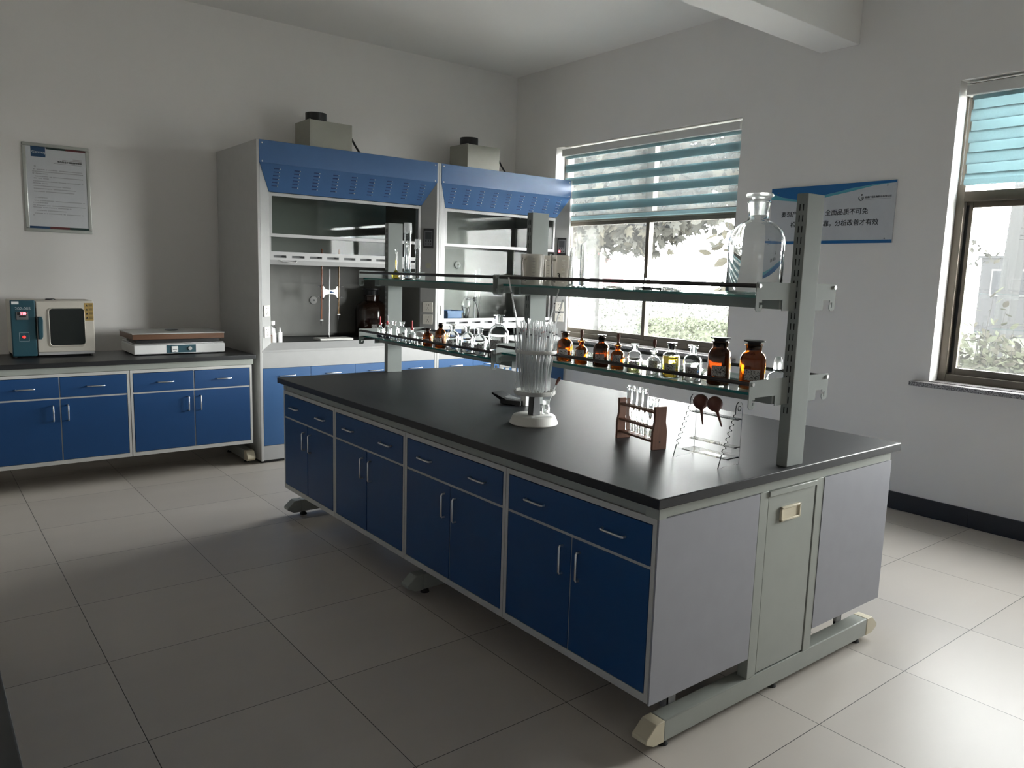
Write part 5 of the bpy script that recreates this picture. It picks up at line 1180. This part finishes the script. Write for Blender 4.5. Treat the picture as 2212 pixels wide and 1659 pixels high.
# inside the closed hood
t = thing('plastic_basin', 'blue plastic box behind the closed sash', 'box', (2.34, 4.62, 0.903))
m = MB(); x0, x1, y0, y1 = -0.10, 0.06, -0.09, 0.09
m.box(x0, x1, y0, y1, 0, 0.004).box(x0, x0 + 0.004, y0, y1, 0.004, 0.24).box(x1 - 0.004, x1, y0, y1, 0.004, 0.24).box(x0, x1, y0, y0 + 0.004, 0.004, 0.24).box(x0, x1, y1 - 0.004, y1, 0.004, 0.24); local(m.build('box_body', MT['blueplast']), t)
m = MB(); m.box(x0 - 0.008, x1 + 0.008, y0 - 0.008, y0, 0.225, 0.243).box(x0 - 0.008, x1 + 0.008, y1, y1 + 0.008, 0.225, 0.243).box(x0 - 0.008, x0, y0, y1, 0.225, 0.243).box(x1, x1 + 0.008, y0, y1, 0.225, 0.243); local(m.build('rim', MT['blueplast']), t)
t = thing('distillation_stand', 'iron stand holding glass flask and condenser behind the closed sash', 'apparatus', (2.58, 4.66, 0.903))
m = MB(); m.box(-0.10, 0.12, -0.06, 0.06, 0, 0.012, 0.002); local(m.build('base_plate', MT['black']), t)
m = MB(); m.tube([(0.06, 0, 0.012), (0.06, 0, 0.62)], 0.006, 10); local(m.build('rod', MT['chrome']), t)
m = MB(); m.tube([(0.06, 0, 0.345), (-0.035, 0, 0.345)], 0.007, 8).tube([(0.05, -0.01, 0.34), (0.07, -0.01, 0.30), (0.10, -0.01, 0.22)], 0.006, 8).ball((0.06, 0, 0.345), 0.022); local(m.build('clamp', MT['dark']), t)
m = MB(); shell(m, [(0, 0.255), (0.03, 0.26), (0.048, 0.29), (0.048, 0.315), (0.03, 0.345), (0.014, 0.362), (0.013, 0.43)], 0.002); o = local(m.build('flask', MT['clear']), t); o.location = (-0.045, 0, 0)
m = MB(); shell(m, [(0, 0.36), (0.02, 0.362), (0.022, 0.37), (0.022, 0.58), (0.012, 0.60), (0.012, 0.64)], 0.002); o = local(m.build('condenser', MT['clear']), t); o.location = (0.10, 0, 0)
m = MB(); m.tube([(-0.045, 0, 0.25), (-0.04, 0, 0.15), (-0.02, 0, 0.05), (0.03, 0, 0.014)], 0.004, 8); local(m.build('hose', MT['frost']), t)

# white slatted chair between island and hoods
ch = thing('plastic_chair', 'white plastic chair with slatted back behind the island bench, in front of the hoods', 'chair', (2.53, 3.90, 0), rz=-0.35)
m = MB(); m.box(-0.2, 0.2, -0.2, 0.2, 0.42, 0.44, 0.006); local(m.build('seat', MT['white']), ch)
for sx_ in (-1, 1):
    for sy_ in (-1, 1):
        m = MB(); m.tube([(sx_ * 0.18, sy_ * 0.18, 0.42), (sx_ * 0.205, sy_ * 0.205, 0)], [0.022, 0.016], 10); local(m.build('leg', MT['white']), ch)
m = MB(); m.box(-0.19, -0.15, -0.205, -0.185, 0.441, 0.70, 0.006).box(0.15, 0.19, -0.205, -0.185, 0.441, 0.70, 0.006).box(-0.19, 0.19, -0.207, -0.183, 0.70, 0.728, 0.006)
for k in range(5): m.box(-0.133 + k * 0.058, -0.098 + k * 0.058, -0.203, -0.187, 0.441, 0.70, 0.004)
local(m.build('slatted_back', MT['white']), ch)

# bench the photographer leans over: only its black edge shows at the picture's lower corner
nb = thing('bench', 'black topped bench whose dark edge shows in the near floor corner', 'bench', (-2.3, 0.6, 0))
m = MB(); m.box(-3.1, -1.62, -0.75, 2.0, 0.82, 0.85, 0.003); m.build('worktop', MT['black_top'], nb)
m = MB(); m.box(-3.05, -1.66, -0.70, 1.95, 0.10, 0.819, 0.003); m.build('body', MT['blue'], nb)
m = MB(); m.box(-3.0, -1.72, -0.65, 1.9, 0.0, 0.0995); m.build('plinth', MT['black'], nb)

# ------------------------------------------------------------------ outside
GZ = -0.25
m = MB(); m.box(XW + 0.241, 70, -40, 70, GZ - 0.2, GZ); o = m.build('ground_outside', MT['soil']); o['kind'] = 'structure'
MT['bed'] = P('planting_bed_soil', (0.05, 0.048, 0.044), 0.9, var=0.25, scale=8, spec=0.0); MT['roseleaf'] = P('rose_leaf', (0.046, 0.050, 0.034), 0.6, var=0.35, scale=9, spec=0.0)
MT['lawn'] = P('pale_lawn', (0.062, 0.066, 0.055), 0.9, var=0.2, scale=6, spec=0.0)
m = MB(); m.box(13.05, 29.5, -6, 9.5, GZ + 0.001, GZ + 0.04); o = m.build('ground_lawn', MT['lawn']); o['kind'] = 'structure'
m = MB(); m.box(4.0, 13.0, -3.0, 3.9, GZ + 0.001, GZ + 0.04); o = m.build('ground_planting_bed', MT['bed']); o['kind'] = 'structure'
def leaf_faces(m, p, nrm_, size, rg, lobes=5):
    d = Vector((rg.uniform(-1, 1), rg.uniform(-1, 1), rg.uniform(-1, 0.6))).normalized(); n_ = Vector(nrm_); a = d.cross(n_)
    if a.length < 1e-3: a = Vector((1, 0, 0))
    a.normalize(); b = a.cross(d).normalized() * 0.25 + d; b.normalize()
    pts = []
    if lobes == 5: sh = [(0, 0), (0.30, 0.05), (0.42, 0.32), (0.24, 0.36), (0.36, 0.72), (0.14, 0.62), (0, 1.0), (-0.14, 0.62), (-0.36, 0.72), (-0.24, 0.36), (-0.42, 0.32), (-0.30, 0.05)]
    else: sh = [(0, 0), (0.2, 0.2), (0.26, 0.5), (0.15, 0.8), (0, 1.0), (-0.15, 0.8), (-0.26, 0.5), (-0.2, 0.2)]
    vs = [m.bm.verts.new(p + (a * u + b * v) * size) for u, v in sh]
    f = m.bm.faces.new(vs); f.material_index = m.mi
def canopy(name_label, trunk, blobs, n, size, lobes, seed, name='tree', mats=('leaf', 'leafy'), cat='tree', trunk_r=0.12, th=3.2):
    rg = random.Random(seed); t = thing(name, name_label, cat, (trunk[0], trunk[1], GZ))
    m = MB()
    for c, r, sc in blobs:
        k = int(n * r * r)
        for _ in range(k):
            v = Vector((rg.gauss(0, 1), rg.gauss(0, 1), rg.gauss(0, 1))).normalized() * rg.uniform(0.25, 1.0) ** 0.5 * r
            p = Vector(c) + Vector((v.x * sc[0], v.y * sc[1], v.z * sc[2])); m.mi = 1 if rg.random() < 0.25 else 0
            leaf_faces(m, p, (rg.gauss(0, 1), rg.gauss(0, 1), rg.gauss(0, 1)), size * rg.uniform(0.7, 1.3), rg, lobes)
    m.build('foliage', [MT[mats[0]], MT[mats[1]]], t)
    m = MB(); m.tube([(trunk[0], trunk[1], GZ), (trunk[0] + 0.02, trunk[1], 1.0), (trunk[0], trunk[1] + 0.03, th)], [trunk_r * 1.1, trunk_r, trunk_r * 0.85], 12)
    for c, r, sc in blobs: m.tube([(trunk[0], trunk[1], th - 0.9), tuple(lerp(Vector((trunk[0], trunk[1], th)), Vector(c), 0.5)), c], [trunk_r * 0.6, trunk_r * 0.35, trunk_r * 0.12], 8)
    m.build('trunk', MT['bark'], t)
    return t
canopy('leafy plane tree outside the window beside the hoods', (10.0, 10.6), [((9.6, 10.8, 3.3), 1.9, (1, 1, 0.7)), ((9.5, 8.7, 2.5), 0.8, (1, 1, 0.7)), ((9.5, 10.1, 2.5), 0.9, (1, 1, 0.7)), ((9.5, 9.4, 2.7), 0.9, (1, 1, 0.7)), ((9.4, 7.9, 2.75), 0.7, (1, 1, 0.7)), ((9.4, 7.1, 3.1), 0.8, (1, 1, 0.7)), ((9.4, 11.3, 2.6), 0.9, (1, 1, 0.7)), ((9.3, 9.2, 3.3), 1.5, (1, 1, 0.72)), ((8.8, 8.2, 3.55), 1.3, (1, 1, 0.8)), ((9.6, 7.3, 3.9), 1.2, (1, 1, 0.65)), ((9.5, 12.4, 3.4), 1.6, (1, 1, 0.8)), ((8.6, 9.8, 4.6), 1.6, (1, 1, 0.7)), ((8.3, 7.0, 4.3), 1.1, (1, 1, 0.6))], 360, 0.24, 5, 3)
canopy('slender broad leaved sapling close outside the right edge of that window', (6.9, 4.80), [((6.8, 4.95, 2.25), 0.30, (0.7, 1, 1.1)), ((6.8, 4.90, 1.85), 0.22, (0.7, 1, 1)), ((6.85, 4.86, 1.45), 0.16, (0.7, 1, 1)), ((6.8, 5.15, 2.6), 0.3, (0.7, 1, 0.7))], 260, 0.17, 8, 5, trunk_r=0.012, th=2.6)
def hedge(label, x0, x1, y0, y1, z1, n, size, mat, seed):
    rg = random.Random(seed); m = MB(); m.box(x0 + 0.08, x1 - 0.08, y0 + 0.05, y1 - 0.05, GZ, z1 - 0.08)
    for _ in range(n):
        f = rg.random(); y = rg.uniform(y0, y1)
        if f < 0.55: p = Vector((x0 + rg.uniform(-0.05, 0.1), y, rg.uniform(GZ, z1)))
        else: p = Vector((rg.uniform(x0, x1), y, z1 + rg.uniform(-0.1, 0.05)))
        leaf_faces(m, p, (-1, rg.gauss(0, 0.6), 1 + rg.gauss(0, 0.6)), size * rg.uniform(0.7, 1.4), rg, 8)
    o = m.build('hedge', MT[mat]); tag(o, label, 'hedge', 'clipped hedges outside')
hedge('clipped leafy hedge, the lower nearer one outside the window', 8.6, 9.5, 4.2, 8.1, 0.76, 9000, 0.05, 'hedge', 11)
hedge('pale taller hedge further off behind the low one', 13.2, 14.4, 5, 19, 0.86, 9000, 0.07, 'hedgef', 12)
m = MB(); m.box(18.9, 19.0, 18.3, 19.3, 1.0, 2.2); t = m.build('notice_board', MT['pink']); tag(t, 'faded red board far behind the plane tree trunk', 'board')
m = MB(); m.tube([(18.96, 18.5, GZ), (18.96, 18.5, 1.0)], 0.04, 8).tube([(18.96, 19.1, GZ), (18.96, 19.1, 1.0)], 0.04, 8); m.build('board_leg', MT['conc'], t)

# rose bushes, pole, building beyond the second window
def rose_bush(label, c, h, nst, nl, seed, flower=None, size=0.07):
    rg = random.Random(seed); t = thing('rose_bush', label, 'bush', (c[0], c[1], GZ), 'rose bushes outside')
    m = MB(); tips = []
    for k in range(nst):
        a = rg.uniform(0, 2 * PI); l = rg.uniform(0.05, 0.32); hh = h * rg.uniform(0.6, 1.0)
        p0 = Vector((c[0] + rg.uniform(-0.1, 0.1), c[1] + rg.uniform(-0.1, 0.1), GZ)); p2 = Vector((c[0] + l * math.cos(a), c[1] + l * math.sin(a), GZ + hh)); p1 = p0.lerp(p2, 0.5) + Vector((0, 0, 0.08))
        m.tube([p0, p1, p2], [0.006, 0.0045, 0.0025], 6); tips.append((p0, p1, p2))
    m.build('stems', MT['bark'], t)
    m = MB()
    for _ in range(nl):
        p0, p1, p2 = rg.choice(tips); f = rg.uniform(0.25, 1) ** 0.8; p = p0.lerp(p1, f * 2) if f < 0.5 else p1.lerp(p2, f * 2 - 1)
        m.mi = 1 if rg.random() < 0.3 else 0
        leaf_faces(m, p + Vector((rg.gauss(0, 0.05), rg.gauss(0, 0.05), rg.gauss(0, 0.04))), (rg.gauss(0, 0.5), rg.gauss(0, 0.5), 1), size * rg.uniform(0.7, 1.3), rg, 8)
    m.build('foliage', [MT['roseleaf'], MT['leafy']], t)
    if flower:
        m = MB()
        for k in range(4): m.ball((flower[0], flower[1], flower[2] + 0.012 * k), 0.05 - 0.006 * k, (1, 1, 0.75), 10)
        m.build('flower', MT['rose'], t)
    return t
rose_bush('tall thorny rose bush with a pink bloom, just outside the window past the sign', (5.35, 1.22, 0), 1.75, 10, 230, 21, (5.35, 1.415, 1.335))
rose_bush('bushy low rose shrub under the taller rose outside', (5.15, 0.92, 0), 1.38, 16, 1100, 22, None, 0.085)
rose_bush('leafy low rose shrub nearest the right picture edge', (5.6, 0.78, 0), 1.42, 16, 1100, 23, None, 0.085)
rose_bush('dense low rose shrub behind the other roses', (6.2, 1.45, 0), 1.45, 18, 1200, 24, None, 0.085)
bl = thing('factory_building', 'low grey factory building with white framed windows far outside', 'building', (30.5, 6, GZ))
m = MB(); m.box(30, 36, -12, 10.55, GZ, 2.62).box(29.9, 36.1, -12, 10.65, 2.62, 2.72); m.build('walls', MT['farg'], bl)
for k in range(5):
    y1 = 10.15 - k * 3.0; m = MB(); m.box(29.93, 29.99, y1 - 2.0, y1, 1.25, 2.22); wf = m.build('window_frame', MT['farw'], bl)
    m = MB(); m.box(29.9, 29.925, y1 - 0.62, y1 - 0.06, 1.31, 2.16).box(29.9, 29.925, y1 - 1.94, y1 - 0.74, 1.31, 2.16); m.build('pane', MT['farglass'], wf)
m = MB(); m.box(24, 24.5, 8.9, 9.3, GZ, 2.45, 0.02).box(23.95, 24.55, 8.8, 9.4, 2.45, 2.52); tag(m.build('gate_pillar', MT['farw']), 'white gate pillar far outside at the window frame', 'pillar')
up = thing('street_pole', 'pale concrete utility pole carrying wires, far outside', 'pole', (20, 6.2, GZ))
m = MB(); m.tube([(20, 6.2, GZ), (20, 6.0, 7)], [0.16, 0.11], 12); m.build('pole', MT['conc'], up)
m = MB(); m.tube([(20, 5.2, 6.1), (20, 7.0, 6.1)], 0.05, 8); m.build('crossarm', MT['conc'], up)
for k, z in enumerate((2.82, 2.72, 3.0)):
    m = MB(); m.tube([(20.2, -4, z + 0.25), (20.2, 2, z + 0.04), (20.2, 8, z), (20.2, 14, z + 0.1)], 0.012, 6); m.build('wire', MT['conc'], up)
m = MB(); m.tube([(22, 6.75, GZ), (22, 6.5, 8)], [0.2, 0.14], 12); tag(m.build('street_pole', MT['conc']), 'second paler pole standing just behind the wire pole', 'pole')
canopy('thin distant tree beside the gate pillar', (22, 8.0), [((22, 7.9, 2.5), 0.5, (1, 1, 0.8)), ((22, 7.4, 2.3), 0.35, (1, 1, 0.6))], 160, 0.16, 8, 31, trunk_r=0.03, th=2.4)
